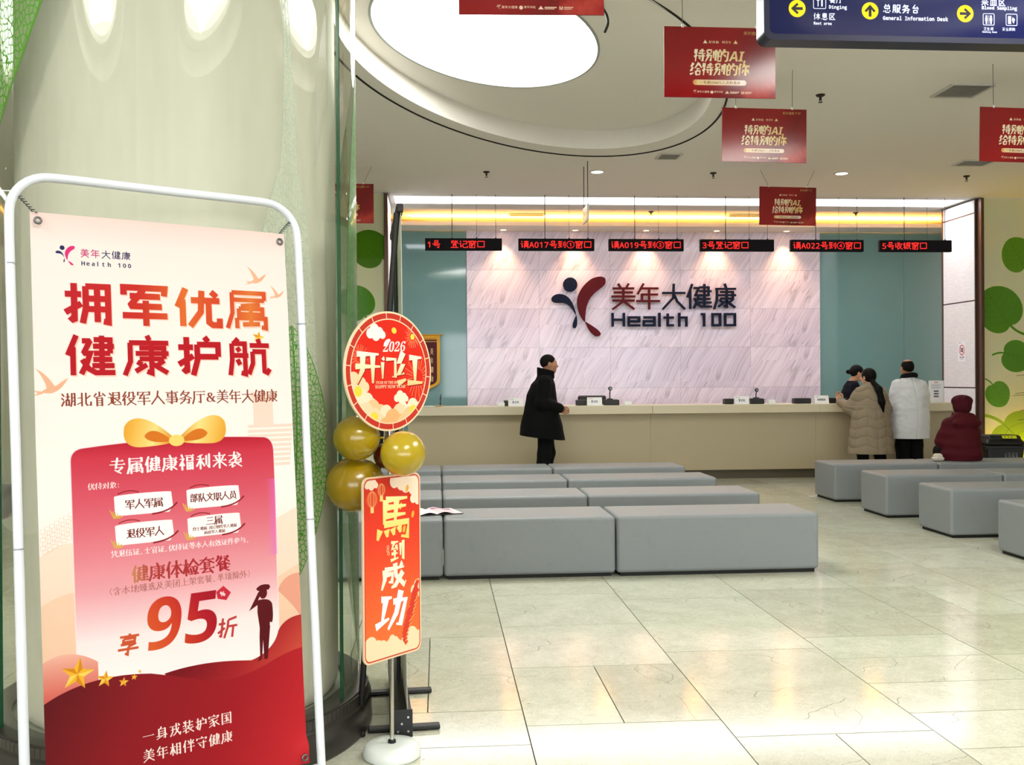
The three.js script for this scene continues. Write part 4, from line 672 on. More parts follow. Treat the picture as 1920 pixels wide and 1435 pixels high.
      if (t === '三属') { drawText(g, t, x + 56, y + 2, 27, { w: 0.11, serif: true, color: '#6e1e1a' }); drawText(g, '烈士遗属、因公牺牲军人遗属', x + 14, y + 32, 11, { w: 0.1, serif: true, color: '#6e1e1a' }); drawText(g, '病故军人遗属', x + 50, y + 46, 11, { w: 0.1, serif: true, color: '#6e1e1a' }); } else if (t === '部队文职员') fitText(g, '部队文职人员', x + 8, x + 162, y + 16, 26, { w: 0.11, serif: true, color: '#6e1e1a' }); else fitText(g, t, x + 30, x + 142, y + 16, 28, { w: 0.11, serif: true, color: '#6e1e1a' });
    }
    fitText(g, '凭退伍证、士官证、优待证等本人有效证件参与。', 197, 632, 1012, 20, { w: 0.1, serif: true, color: '#fff6f2' });
    fitText(g, '健康体检套餐', 254, 562, 1064, 50, { w: 0.12, serif: true, color: linear(g, 254, 0, 562, 0, [[0, '#c98a5a'], [0.2, '#b03a34'], [1, '#a81f2c']]) });
    fitText(g, '(含本地臻选及美团上架套餐，单项除外)', 186, 632, 1120, 24, { w: 0.09, serif: true, color: '#b06a62' });
    g.fillStyle = linear(g, 270, 1320, 520, 1170, [[0, '#e2662a'], [0.4, '#d03f20'], [0.7, '#b01424'], [1, '#9c0e22']]); g.save(); g.transform(1, 0, -0.12, 1, 160, 0); g.font = 'bold 214px sans-serif'; g.fillText('95', 276, 1322); g.restore();
    drawText(g, '享', 206, 1262, 66, { w: 0.11, color: '#cf5630', lean: 0.15 }); drawText(g, '折', 512, 1260, 66, { w: 0.11, color: '#bf3a38', lean: 0.15 });
    blob(g, [[512, 1176], [536, 1160], [560, 1184], [544, 1206], [516, 1198]], '#c9263a'); g.fillStyle = '#fff'; g.font = 'bold 20px sans-serif'; g.fillText('%', 524, 1192);
    fitText(g, '一身戎装护家国', 268, 548, 1556, 36, { w: 0.11, serif: true, color: '#fdeee4' }); fitText(g, '美年相伴守健康', 268, 548, 1614, 36, { w: 0.11, serif: true, color: '#fdeee4' });
  });
  const o = thing('poster_stand', 'tall poster on a white tube stand in the left foreground', 'poster stand', [-0.77, 0, -3.084], 0.6);
  const lean = (m) => { m.geometry.rotateX(-0.084); return m; };
  const sheet = new THREE.PlaneGeometry(0.8, 1.775, 40, 60), p = sheet.attributes.position, wv = noiseGrid(91, 32);
  for (let i = 0; i < p.count; i++) { const x = p.getX(i), y = p.getY(i); p.setZ(i, 0.012 * Math.sin(x * 4.2 + 0.6) * (0.5 + 0.5 * Math.sin(y * 2 + 1)) + (wv(x * 7 + 5, y * 5 + 5) - 0.5) * 0.006 + (y < -0.8 && x > 0.34 ? (x - 0.34) * 0.3 : 0)); }
  sheet.computeVertexNormals(); sheet.translate(0, 0.153 + 1.775 / 2, 0.004);
  const sheetMesh = lean(mesh('poster_sheet', sheet, std(0xebeaea, 0.6, { map: art, specularIntensity: 0.35 }), o));
  const tubeM = std(0xe4e9ee, 0.3), P = [];
  const R = 0.115, X = 0.455, T = 2.035; P.push([-X, 0.3, 0], [-X, 1.2, 0], [-X, T - R, 0]); for (let k = 1; k < 8; k++) { const a = Math.PI - k * Math.PI / 16; P.push([-X + R + Math.cos(a) * R, T - R + Math.sin(a) * R, 0]); } P.push([-X + R, T, 0], [0, T, 0], [X - R, T, 0]); for (let k = 1; k < 8; k++) { const a = Math.PI / 2 - k * Math.PI / 16; P.push([X - R + Math.cos(a) * R, T - R + Math.sin(a) * R, 0]); } P.push([X, T - R, 0], [X, 1.2, 0], [X, 0.3, 0]);
  lean(mesh('top_hoop', tube(P, 0.0135, 200, 14), tubeM, o));
  for (const s of [-1, 1]) {
    lean(mesh('lower_post', rod([s * X, 0.03, 0], [s * X, 0.9, 0], 0.0142, 16), tubeM, o)); lean(mesh('joint_ring', at(cyl(0.0146, 0.0146, 0.004, 20), s * X, s < 0 ? 1.77 : 1.62, 0), std(0x9aa0a4, 0.4), o)); lean(mesh('joint_ring', at(cyl(0.0148, 0.0148, 0.004, 20), s * X, 0.95, 0), std(0x9aa0a4, 0.4), o));
    mesh('foot_bar', rbox(0.05, 0.025, 0.44, 0.01), tubeM, o, s * X, 0.0145, 0);
    const hook = []; for (let k = 0; k <= 60; k++) { const t = k / 60; hook.push([s * (0.44 - 0.055 * t) + 0.006 * Math.cos(t * 52), 1.985 - 0.06 * t + 0.0, 0.006 * Math.sin(t * 52)]); }
    lean(mesh('tension_spring', tube(hook, 0.0016, 240, 5), std(0x5c6163, 0.35, { metalness: 0.8 }), o));
    for (const y of [1.9, 0.175]) lean(mesh('eyelet', at(new THREE.TorusGeometry(0.009, 0.0035, 8, 20), s * 0.382, y, s > 0 && y < 0.5 ? 0.03 : 0.014), std(0x6d716f, 0.3, { metalness: 0.8 }), sheetMesh));
  }
  lean(mesh('crossbar', rod([-X, 0.12, -0.01], [X, 0.12, -0.01], 0.012, 12), tubeM, o));
}
// ---------- round and upright signs on a pole, with balloons ----------
{
  const disc = canvas(1024, 1024, (g) => {
    g.fillStyle = '#f8dcb4'; g.fillRect(0, 0, 1024, 1024); g.fillStyle = '#c63222'; g.beginPath(); g.arc(512, 512, 496, 0, 7); g.fill(); g.strokeStyle = '#f8dcb4'; g.lineWidth = 8; for (let k = 0; k < 18; k++) { const a = k * Math.PI / 9 + 0.1; g.beginPath(); g.moveTo(512 + Math.cos(a) * 440, 512 + Math.sin(a) * 440); g.lineTo(512 + Math.cos(a) * 500, 512 + Math.sin(a) * 500); g.stroke(); }
    g.fillStyle = '#f8dcb4'; g.beginPath(); g.arc(512, 512, 450, 0, 7); g.fill(); g.fillStyle = '#e32412'; g.beginPath(); g.arc(512, 512, 440, 0, 7); g.fill(); g.save(); g.beginPath(); g.arc(512, 512, 440, 0, 7); g.clip();
    const cloud = (x, y, s, c) => { g.fillStyle = c; for (const [a, b, r] of [[-60, 10, 46], [-10, -24, 56], [50, 0, 50], [90, 20, 36], [10, 26, 50]]) { g.beginPath(); g.arc(x + a * s, y + b * s, r * s, 0, 7); g.fill(); } };
    const burst = (x, y, R) => { for (let k = 0; k < 40; k++) { const a = k * 0.157; g.strokeStyle = k % 2 ? '#f7b27a' : '#f04a30'; g.lineWidth = 4; g.beginPath(); g.moveTo(x + Math.cos(a) * R * 0.35, y + Math.sin(a) * R * 0.35); g.lineTo(x + Math.cos(a) * R * (0.75 + 0.25 * (k % 3) / 2), y + Math.sin(a) * R); g.stroke(); } };
    burst(790, 210, 100); burst(170, 400, 110); burst(850, 560, 190); g.fillStyle = '#ffd94a'; g.beginPath(); g.ellipse(566, 162, 30, 26, 0.4, 0, 7); g.fill(); g.beginPath(); g.arc(790, 210, 26, 0, 7); g.fill();
    cloud(345, 185, 0.95, '#fff4e6'); cloud(640, 735, 0.75, '#ffe8cc'); cloud(660, 790, 0.4, '#ffe8cc');
    for (const [x, y, s, c] of [[110, 620, 1.3, '#f9d3a8'], [180, 760, 1.4, '#fbe0c0'], [330, 860, 1.4, '#f7c490'], [480, 900, 1.3, '#fbe0c0'], [640, 900, 1.4, '#f9d3a8'], [800, 840, 1.2, '#fbe0c0'], [250, 900, 1.6, '#f9d3a8'], [560, 960, 1.6, '#f3b276'], [760, 940, 1.5, '#f7c490']]) cloud(x, y, s, c);
    g.fillStyle = '#ffd640'; for (const [x, y] of [[150, 680], [795, 850], [330, 900]]) { g.beginPath(); g.arc(x, y, 44, 0, 7); g.fill(); }
    const gold = linear(g, 0, 300, 0, 680, [[0, '#fffaf0'], [0.5, '#f9e2b4'], [1, '#f0c07a']]);
    const dark = '#a8160c'; for (const [c, x, y, s] of [['开', 105, 325, 310], ['门', 398, 385, 205], ['红', 588, 335, 330]]) { drawGlyph(g, c, x + 7, y + 9, s, s * 0.95, { w: 0.17, brush: true, color: dark }); drawGlyph(g, c, x, y, s, s * 0.95, { w: 0.16, brush: true, color: gold }); }
    g.fillStyle = gold; g.font = 'bold 120px serif'; g.save(); g.transform(1, -0.04, -0.18, 1, 60, 20); g.fillText('2026', 430, 345); g.restore(); blob(g, [[440, 300], [452, 240, 500, 236], [520, 232, 524, 250], [500, 268, 486, 300]], gold);
    g.font = 'bold 30px serif'; g.fillStyle = '#f9dcb0'; g.fillText('YEAR OF THE HORSE', 350, 618); g.font = 'bold 38px serif'; g.fillText('HAPPY NEW YEAR', 340, 656); g.restore();
  });
  const strip = canvas(512, 1080, (g, w, h) => {
    g.fillStyle = '#f8d2a8'; g.fillRect(0, 0, w, h); g.fillStyle = '#c83a22'; g.beginPath(); g.roundRect(10, 10, w - 20, h - 20, 44); g.fill(); g.fillStyle = linear(g, 0, 0, 0, h, [[0, '#d92a14'], [0.3, '#e5341a'], [0.65, '#ee5a22'], [1, '#f0742c']]); g.beginPath(); g.roundRect(18, 18, w - 36, h - 36, 38); g.fill();
    const cloud = (x, y, s, c) => { g.fillStyle = c; for (const [a, b, r] of [[-60, 10, 46], [-10, -24, 56], [50, 0, 50], [90, 20, 36], [10, 26, 50]]) { g.beginPath(); g.arc(x + a * s, y + b * s, r * s, 0, 7); g.fill(); } };
    g.save(); g.beginPath(); g.roundRect(18, 18, w - 36, h - 36, 38); g.clip();
    for (const [x, y, s] of [[330, 30, 0.9], [440, 60, 1], [480, 150, 0.6], [70, 40, 0.5]]) cloud(x, y, s, '#fae2c6'); for (const [x, y, s] of [[70, 1000, 1], [170, 1030, 0.9], [60, 1060, 1], [300, 1050, 0.9], [430, 1010, 1.1], [490, 700, 0.7], [250, 980, 0.5]]) cloud(x, y, s, '#f9d9b0');
    for (const [x, y, r] of [[80, 130, 52], [160, 80, 40]]) { g.fillStyle = '#e8562a'; g.beginPath(); g.ellipse(x, y, r, r * 0.9, 0, 0, 7); g.fill(); g.strokeStyle = '#f6b27a'; g.lineWidth = 4; for (const k of [0.3, 0.65]) { g.beginPath(); g.ellipse(x, y, r * k, r * 0.88, 0, 0, 7); g.stroke(); } g.fillStyle = '#f6d07a'; g.fillRect(x - 14, y + r * 0.85, 28, 34); }
    for (const [x, y] of [[390, 90], [330, 190], [440, 250], [360, 330]]) { g.fillStyle = '#f6b13c'; g.beginPath(); g.ellipse(x, y, 12, 22, 0.3, 0, 7); g.fill(); }
    const r = rng(4); for (let k = 0; k < 14; k++) { const t = k / 13, x = 340 + t * 110 + (r() - 0.5) * 20, y = 980 - t * 290; for (const s of [-1, 1]) { g.save(); g.translate(x, y); g.rotate(s * 0.9); g.fillStyle = '#d8301a'; g.fillRect(0, -14, 50, 28); g.fillStyle = '#f3a85a'; g.fillRect(44, -14, 7, 28); g.restore(); } }
    const gold = linear(g, 0, 120, 0, 400, [[0, '#fff0a8'], [1, '#f4cf62']]);
    drawGlyph(g, '馬', 120, 130, 320, 270, { w: 0.13, brush: true, color: gold, lean: 0.1 }); drawGlyph(g, '到', 235, 385, 130, 140, { w: 0.15, brush: true, color: '#fdf0b8' }); drawGlyph(g, '成', 150, 520, 230, 150, { w: 0.14, brush: true, color: '#fff6d8' }); drawGlyph(g, '功', 120, 680, 250, 230, { w: 0.16, brush: true, color: '#ffffff', lean: 0.25 });
    g.strokeStyle = '#fdf0b8'; g.lineWidth = 3; for (const [x, y] of [[214, 420], [212, 440], [218, 460]]) { g.beginPath(); g.ellipse(x, y, 9, 8, 0, 0, 7); g.stroke(); } g.restore();
  });
  const o = thing('festival_sign_stand', 'pole with a round red New Year sign above a narrow red sign', 'sign stand', [-0.184, 0, -3.743], 0.82);
  const chrome = std(0xc9c7c0, 0.2, { metalness: 1 }), edge = std(0xf4d9b8, 0.5);
  mesh('base_disc', lathe([[0, 0], [0.106, 0], [0.109, 0.008], [0.107, 0.03], [0.095, 0.046], [0.06, 0.05], [0, 0.052]], 48), std(0xe8efe9, 0.25), o);
  mesh('collar', lathe([[0, 0.05], [0.016, 0.05], [0.014, 0.062], [0.009, 0.064], [0, 0.064]], 20), black, o);
  mesh('pole', rod([0, 0.05, 0], [0, 1.28, 0], 0.0085, 16), chrome, o);
  const round = mesh('round_sign', new THREE.CylinderGeometry(0.224, 0.224, 0.008, 96).rotateX(Math.PI / 2), edge, o, -0.02, 1.452, 0.018);
  mesh('printed_disc', planarUV(new THREE.CircleGeometry(0.222, 96), 0.448, 0.448), std(0xffffff, 0.28, { map: disc }), round, 0, 0, 0.0048);
  const up = mesh('upright_sign', new THREE.ExtrudeGeometry(roundedShape(0.3, 0.687, 0.03), { depth: 0.007, bevelEnabled: false, curveSegments: 10 }), edge, o, -0.01, 0.72, 0.014);
  mesh('printed_face', planarUV(new THREE.ShapeGeometry(roundedShape(0.298, 0.685, 0.029), 10), 0.3, 0.687), std(0xffffff, 0.28, { map: strip }), up, 0, 0, 0.0078);
  const balloon = (name, color, label, [x, y, z], r, stretch, dir) => {
    const b = thing(name, label, 'balloon', [x, y, z]), pts = []; for (let k = 0; k <= 28; k++) { const t = k / 28 * Math.PI, q = Math.sin(t), s = Math.cos(t); pts.push([r * q * (1 - 0.06 * (s < 0 ? -s : 0)), -r * s * (s > 0 ? stretch : 1)]); }
    const skinM = std(color, 0.22, { clearcoat: 0.5, clearcoatRoughness: 0.15 }), q = new THREE.Quaternion().setFromUnitVectors(new THREE.Vector3(0, -1, 0), new THREE.Vector3(...dir).normalize());
    mesh('balloon_skin', lathe(pts, 40).applyQuaternion(q), skinM, b); mesh('knot', lathe([[0, 0.012], [0.006, 0.004], [0.004, -0.002], [0.009, -0.012], [0, -0.01]], 12).translate(0, -r * stretch - 0.006, 0).applyQuaternion(q), skinM, b);
    return b;
  };
  balloon('balloon', 0xa88c12, 'upper left gold balloon under the round sign', [-0.31, 1.203, -3.735], 0.086, 1.06, [1, 0, 0.1]);
  balloon('balloon', 0xb49a18, 'smallest gold balloon, right of the pole', [-0.131, 1.147, -3.66], 0.084, 1.03, [-0.5, 0.1, -1]);
  balloon('balloon', 0xa6860f, 'largest gold balloon, lower left of the pole', [-0.328, 1.02, -3.81], 0.106, 1.15, [1, 0.1, 0.2]);
  balloon('balloon', 0x5c0f14, 'dark red balloon hidden between the gold balloons', [-0.2, 1.13, -3.8], 0.05, 1.05, [0, 0, 1]);
}
// ---------- edge-on banner stand ----------
{
  const o = thing('banner_stand', 'tall double-sided banner stand seen edge-on beside the column', 'banner stand', [-0.18, 0, -4.29], 0.08);
  mesh('cassette', rbox(0.07, 0.09, 0.82, 0.01), black, o, 0, 0.075, 0); mesh('end_plate', rbox(0.075, 0.11, 0.008, 0.003), std(0x17181a, 0.5), o, 0, 0.075, 0.415);
  for (const [x, y] of [[-0.02, 0.045], [0.02, 0.045], [0.02, 0.1], [-0.005, 0.075]]) mesh('screw', cyl(0.004, 0.004, 0.003, 10).rotateX(Math.PI / 2), std(0xc9cbd0, 0.3, { metalness: 1 }), o, x, y, 0.4205);
  for (const z of [0.28, -0.19]) mesh('foot_bar', rbox(0.29, 0.018, 0.045, 0.006), black, o, 0.01, 0.012, z);
  mesh('banner_sheet', box(0.0015, 1.98, 0.78).rotateZ(0.006).translate(0.012, 1.1, 0), std(0xe9e4d4, 0.5), o);
  mesh('support_strut', rod([-0.008, 2.08, 0.37], [-0.17, 0.03, 0.3], 0.012), std(0x171513, 0.6), o);
  mesh('strut_foot', rbox(0.05, 0.02, 0.07, 0.006), black, o, -0.17, 0.012, 0.3);
  mesh('top_rail', rbox(0.028, 0.035, 0.8, 0.008), std(0x1d1a18, 0.6), o, 0.002, 2.095, 0);
  mesh('support_pole', rod([0, 0.1, 0], [0, 2.09, 0], 0.009), std(0x2a2725, 0.4), o);
}
// ---------- red hanging boards ----------
{
  const tex = canvas(1024, 650, (g, w, h) => {
    g.fillStyle = linear(g, 0, 0, w, h, [[0, '#8e1016'], [0.45, '#9c1419'], [0.7, '#7c0b10'], [1, '#98181c']]); g.fillRect(0, 0, w, h); const r = rng(12); for (let i = 0; i < 70; i++) { g.fillStyle = `rgba(214,80,60,${0.05 + r() * 0.08})`; g.beginPath(); g.arc(740 + r() * 300, 480 + r() * 190 - 0.3 * 0, 15 + r() * 50, 0, 7); g.fill(); }
    const gold = linear(g, 260, 0, 760, 0, [[0, '#fff2d4'], [0.5, '#f8e6b8'], [1, '#ecc97a']]);
    drawText(g, '美年健康', 730, 32, 36, { w: 0.1, color: '#c99a5a', gap: 0.98 }); drawMark(g, 884, 36, 0.06, '#e2b878', '#e2b878'); g.fillStyle = '#c99a5a'; g.fillRect(918, 40, 34, 6); g.fillRect(918, 54, 26, 5);
    fitText(g, '好体检', 410, 500, 124, 26, { w: 0.11, serif: true, color: gold }); fitText(g, '到美年', 530, 616, 124, 26, { w: 0.11, serif: true, color: gold }); for (const x of [356, 636]) blob(g, [[x, 150], [x + 20, 116], [x + 40, 150]], gold);
    const L1 = '特别的'; let x = 270; for (const c of L1) { drawGlyph(g, c, x, 200, 110, 124, { w: 0.165, brush: true, color: gold, lean: 0.12 }); x += 106; } g.fillStyle = gold; g.font = 'bold 128px sans-serif'; g.save(); g.transform(1, 0, -0.2, 1, 62, 0); g.fillText('AI', 592, 312); g.restore(); g.beginPath(); g.ellipse(736, 316, 9, 16, 0.5, 0, 7); g.fill();
    x = 234; for (const c of '给特别的你') { drawGlyph(g, c, x, 328, 110, 122, { w: 0.165, brush: true, color: gold, lean: 0.12 }); x += 110; }
    g.fillStyle = linear(g, 256, 0, 756, 0, [[0, '#e38a3a'], [0.1, '#f6d9a0'], [1, '#f6e2d8']]); g.beginPath(); g.roundRect(262, 486, 492, 50, 22); g.fill(); fitText(g, '一年超2500万人次的选择', 324, 716, 496, 30, { w: 0.1, serif: true, color: '#7a2a20', latin: 'serif' });
    const foot = '#f0d9bc'; drawMark(g, 262, 580, 0.075, foot, foot); drawText(g, '美年大健康', 298, 586, 22, { w: 0.1, color: foot }); g.fillStyle = foot; g.beginPath(); g.arc(400 + 36, 600, 14, 0, 7); g.fill(); drawText(g, '美年体检', 456, 586, 20, { w: 0.1, color: foot }); blob(g, [[506 + 50, 612], [530 + 46, 586], [596, 612]], foot); g.fillStyle = foot; g.fillRect(602, 594, 86, 8); g.fillRect(602, 606, 70, 5); g.font = 'bold 34px sans-serif'; g.fillText('M', 704, 614); g.fillRect(740, 594, 66, 6); g.fillRect(740, 606, 56, 5);
  });
  const print = std(0xffffff, 0.16, { map: tex }), edge = std(0x7a1114, 0.4);
  const A = [[0.49, 3.53, -5.07, 0.015, 'red hanging board cut off by the top edge, below the oval light'], [1.876, 3.51, -6.43, -0.002, 'largest fully seen red hanging board, left of the blue sign'], [2.84, 3.525, -8.4, -0.012, 'red hanging board below and right of the largest one'], [4.514, 3.63, -12.45, -0.014, 'small red hanging board in front of the warm cove'], [5.02, 3.49, -8.15, -0.02, 'red hanging board cut off by the right edge'], [-1.168, 3.627, -12.45, 0.0, 'red hanging board half hidden by the column']];
  for (const [x, y, z, roll, label] of A) {
    const o = thing('hanging_board', label, 'hanging sign', [x, y, z], 0, 'red hanging advertising boards'), w = 0.752, h = z < -12 ? 0.495 : 0.468;
    board('panel', w, h, 0.008, print, edge, o)[0].rotation.z = roll;
    for (const s of [-1, 1]) { mesh('wire', rod([s * 0.25, h / 2 + s * 0.25 * roll, 0], [s * (z < -12 ? 0.36 : 0.255), CEIL - y, 0], 0.0022, 6), wireMat, o); mesh('clip', rbox(0.016, 0.026, 0.014, 0.003), white, o, s * 0.25, h / 2 + 0.006 + s * 0.25 * roll, 0); }
  }
}
// ---------- blue direction sign ----------
{
  const W = 2.1, Hh = 0.62, K = 500, x0 = 1.672, yb = 3.15;
  const icon = (g, x, y, s) => { g.strokeStyle = '#e8eeff'; g.lineWidth = s * 0.05; g.beginPath(); g.roundRect(x, y, s, s, s * 0.1); g.stroke(); };
  const draw = (base, ink, yellow) => canvas(Math.round(W * K), Math.round(Hh * K), (g, w, h) => {
    g.fillStyle = base; g.fillRect(0, 0, w, h);
    const P = (px, py) => [(px - 1425) * 0.0027 * K, h - (80 + 0.0247 * (px - 1455) - py) * 0.0027 * K], F = 0.0027 * K;
    const arrow = (px, py, a) => { const [x, y] = P(px, py); g.fillStyle = yellow; g.beginPath(); g.arc(x, y, 16.5 * F, 0, 7); g.fill(); g.save(); g.translate(x, y); g.rotate(a); blob(g, [[-12 * F, 0], [0, -11 * F], [3 * F, -7 * F], [-3 * F, -2.8 * F], [11 * F, -2.8 * F], [11 * F, 2.8 * F], [-3 * F, 2.8 * F], [3 * F, 7 * F], [0, 11 * F]], '#1b1a2a'); g.restore(); };
    arrow(1491, 20, 0); arrow(1634, 25, Math.PI / 2); arrow(1823, 31, Math.PI);
    const T = (t, px, py, s, gap, wgt = 0.115) => { const [x, y] = P(px, py); drawText(g, t, x, y, s * F, { w: wgt, color: ink, gap }); };
    const E = (t, px, py, s) => { const [x, y] = P(px, py); g.fillStyle = ink; g.font = `bold ${s * F}px monospace`; g.fillText(t, x, y); };
    let [x, y] = P(1523, -4); icon(g, x, y, 24 * F); g.fillStyle = ink; g.fillRect(x + 8 * F, y + 4 * F, 1.8 * F, 16 * F); g.fillRect(x + 6 * F, y + 4 * F, 6 * F, 5 * F); g.fillRect(x + 15 * F, y + 4 * F, 3 * F, 16 * F);
    T('餐厅', 1553, -3, 13, 1.1); E('Dinging', 1553, 20, 8.5); T('休息区', 1523, 28, 13.5, 1.1); E('Rest area', 1523, 51, 6.6); T('总服务台', 1659, 12, 17, 1.1); E('General Information Desk', 1659, 42, 9); T('采血区', 1855, 1, 15, 1.15); E('Blood Sampling', 1856, 22, 8.5); T('卫生间', 1859, 57, 6.6, 1.05); E('Washing Room', 1857, 68, 4.1); T('安全疏散', 1897, 58, 6.4, 1.05);
    [x, y] = P(1859, 31); icon(g, x, y, 22 * F); g.fillStyle = ink; for (const k of [6.5, 15.5]) { g.beginPath(); g.arc(x + k * F, y + 5 * F, 2 * F, 0, 7); g.fill(); g.fillRect(x + (k - 2.4) * F, y + 7.5 * F, 4.8 * F, 7 * F); g.fillRect(x + (k - 1.6) * F, y + 14 * F, 1.3 * F, 6 * F); g.fillRect(x + (k + 0.3) * F, y + 14 * F, 1.3 * F, 6 * F); } g.fillRect(x + 10.8 * F, y + 3 * F, 0.8 * F, 17 * F);
    [x, y] = P(1905, 32); icon(g, x, y, 22 * F); g.fillStyle = ink; blob(g, [[x + 4 * F, y + 4 * F], [x + 10 * F, y + 4 * F], [x + 10 * F, y + 19 * F], [x + 4 * F, y + 19 * F]], ink); blob(g, [[x + 13 * F, y + 6 * F], [x + 18 * F, y + 10 * F], [x + 15 * F, y + 19 * F], [x + 12 * F, y + 12 * F]], ink);
  });
  const o = thing('direction_sign', 'blue hanging direction sign with yellow arrow discs at the top right', 'direction sign', [x0 + W / 2, yb, -5.0]);
  const frame = roundedShape(W, Hh, 0.045); frame.holes.push(new THREE.Path(roundedShape(W - 0.06, Hh - 0.06, 0.03).getPoints(8).reverse()));
  const navy = std(0x1a1c36, 0.35, { metalness: 0.3 });
  mesh('frame', new THREE.ExtrudeGeometry(frame, { depth: 0.12, bevelEnabled: false, curveSegments: 8 }), navy, o, 0, Hh / 2, -0.06);
  mesh('back_panel', box(W - 0.05, Hh - 0.05, 0.02), navy, o, 0, Hh / 2, -0.04);
  mesh('lit_sign_face', planarUV(new THREE.ShapeGeometry(roundedShape(W - 0.05, Hh - 0.05, 0.03), 8), W, Hh), std(0xffffff, 0.1, { map: draw('#0e1546', '#eef3ff', '#f7d516'), emissive: 0xffffff, emissiveMap: draw('#01020a', '#dfe6ff', '#c9a400'), emissiveIntensity: 0.55 }), o, 0, Hh / 2, 0.05);
  for (const s of [-1, 1]) mesh('hanger', rod([s * 0.75, Hh, 0], [s * 0.75, CEIL - yb, 0], 0.008), steel, o);
}
// ---------- small fittings on ceiling and walls ----------
{
  const dark = std(0x3a342d, 0.4, { metalness: 0.5 });
  const sprinkler = (x, y, z, label) => { const o = thing('sprinkler', label, 'sprinkler', [x, y, z], 0, 'ceiling sprinklers'); mesh('escutcheon', lathe([[0, 0], [0.045, 0], [0.04, -0.012], [0.02, -0.022], [0, -0.024]], 20), dark, o); mesh('body', lathe([[0, -0.02], [0.012, -0.02], [0.012, -0.05], [0.007, -0.055], [0, -0.055]], 12), dark, o); mesh('deflector', lathe([[0, -0.068], [0.02, -0.07], [0.02, -0.074], [0, -0.074]], 16), dark, o); for (const s of [-1, 1]) mesh('yoke_arm', rod([s * 0.01, -0.045, 0], [s * 0.012, -0.07, 0], 0.003, 6), dark, o); };
  sprinkler(0.636, CEIL, -12.73, 'ceiling sprinkler left of the left downlight'); sprinkler(3.6, CEIL, -12.67, 'ceiling sprinkler above the fourth ticker'); sprinkler(3.634, CEIL, -9.13, 'nearest ceiling sprinkler, right of the second red board'); sprinkler(7.065, CEIL, -12.72, 'rightmost ceiling sprinkler above the linen panel'); sprinkler(3.58, 4.22, -16.36, 'sprinkler in the cove above the third ticker'); sprinkler(7.11, 4.22, -16.34, 'sprinkler in the cove near its right end');
  const vent = (x, y, z, w, d, label) => { const o = thing('ceiling_vent', label, 'vent', [x, y, z], 0, 'ceiling vents'), m = std(0xcfccc3, 0.6); for (const [a, b, ww, dd] of [[0, -d / 2, w, 0.03], [0, d / 2, w, 0.03], [-w / 2, 0, 0.03, d], [w / 2, 0, 0.03, d]]) mesh('frame', box(ww, 0.012, dd), m, o, a, -0.007, b); const n = Math.round(d / 0.03); for (let i = 1; i < n; i++) { const s = mesh('slat', box(w - 0.03, 0.003, 0.02), std(0xbdb9ae, 0.6), o, 0, -0.007, -d / 2 + i * d / n); s.rotation.x = 0.5; } mesh('backing', box(w, 0.003, d), std(0x8a867c, 0.9), o, 0, -0.0015, 0); };
  vent(2.79, CEIL, -11.74, 0.26, 0.28, 'small ceiling vent at the end of the oval recess'); vent(4.92, CEIL, -8.92, 0.4, 0.41, 'large square ceiling vent right of the red boards'); vent(6.72, CEIL, -11.93, 0.4, 0.3, 'ceiling vent beside the red board at the right edge'); vent(1.52, 4.22, -16.75, 0.6, 0.24, 'warm-lit vent in the cove above the first two tickers'); vent(5.3, 4.22, -16.7, 0.6, 0.24, 'warm-lit vent in the cove behind the small red board');
  const down = (x, y, z, r, color, power, label, angle, aim, group) => {
    const o = thing('ceiling_downlight', label, 'downlight', [x, y, z], 0, group);
    mesh('ring', lathe([[r, 0], [r * 1.35, 0], [r * 1.35, -0.006], [r * 1.05, -0.01], [r, -0.004]], 28), whitePaint, o); mesh('lamp_lens', cyl(r, r, 0.006, 28), std(0xffffff, 0.3, { emissive: color, emissiveIntensity: 14 }), o, 0, -0.003, 0);
    const l = new THREE.SpotLight(color, power, 0, angle, 0.8, 2); l.position.set(0, -0.02, 0); l.castShadow = true; l.shadow.radius = 1.5; l.name = 'spot_lamp'; l.target.position.set(...aim); o.add(l, l.target);
  };
  down(2.07, CEIL, -12.67, 0.075, 0xfff6e8, 6, 'round downlight in the ceiling left of the exit sign wires', 0.7, [0, -3, 0], 'ceiling downlights'); down(5.308, CEIL, -12.63, 0.075, 0xfff6e8, 6, 'round downlight in the ceiling below the third red board', 0.7, [0, -3, 0], 'ceiling downlights');
  [1.145, 2.405, 3.66, 4.92, 6.185].forEach((x, i) => down(x, 4.02, -17.12, 0.05, 0xffc894, 8, `${['first', 'second', 'third', 'fourth', 'fifth'][i]} warm spotlight from the left above the marble wall`, 0.75, [0, -3, 0.15], 'warm spotlights over the marble'));
  for (const [x, label] of [[-0.11, 'white smoke detector above the left teal glass'], [7.43, 'white smoke detector above the right teal glass']]) { const o = thing('smoke_detector', label, 'smoke detector', [x, 4.02, -17.04]); mesh('base', lathe([[0, 0], [0.055, 0], [0.055, -0.012], [0, -0.014]], 24), whitePaint, o); mesh('chamber', lathe([[0, -0.012], [0.04, -0.012], [0.03, -0.035], [0, -0.038]], 24), std(0xcfccc2, 0.5), o); }
  const e = thing('exit_sign', 'small hanging sign seen edge-on below the ceiling', 'hanging sign', [1.85, 3.37, -12.22]); const f = canvas(256, 128, (g, w, h) => { g.fillStyle = '#dfe6df'; g.fillRect(0, 0, w, h); g.fillStyle = '#5c8a66'; g.fillRect(20, 30, 60, 70); g.fillRect(100, 50, 120, 26); });
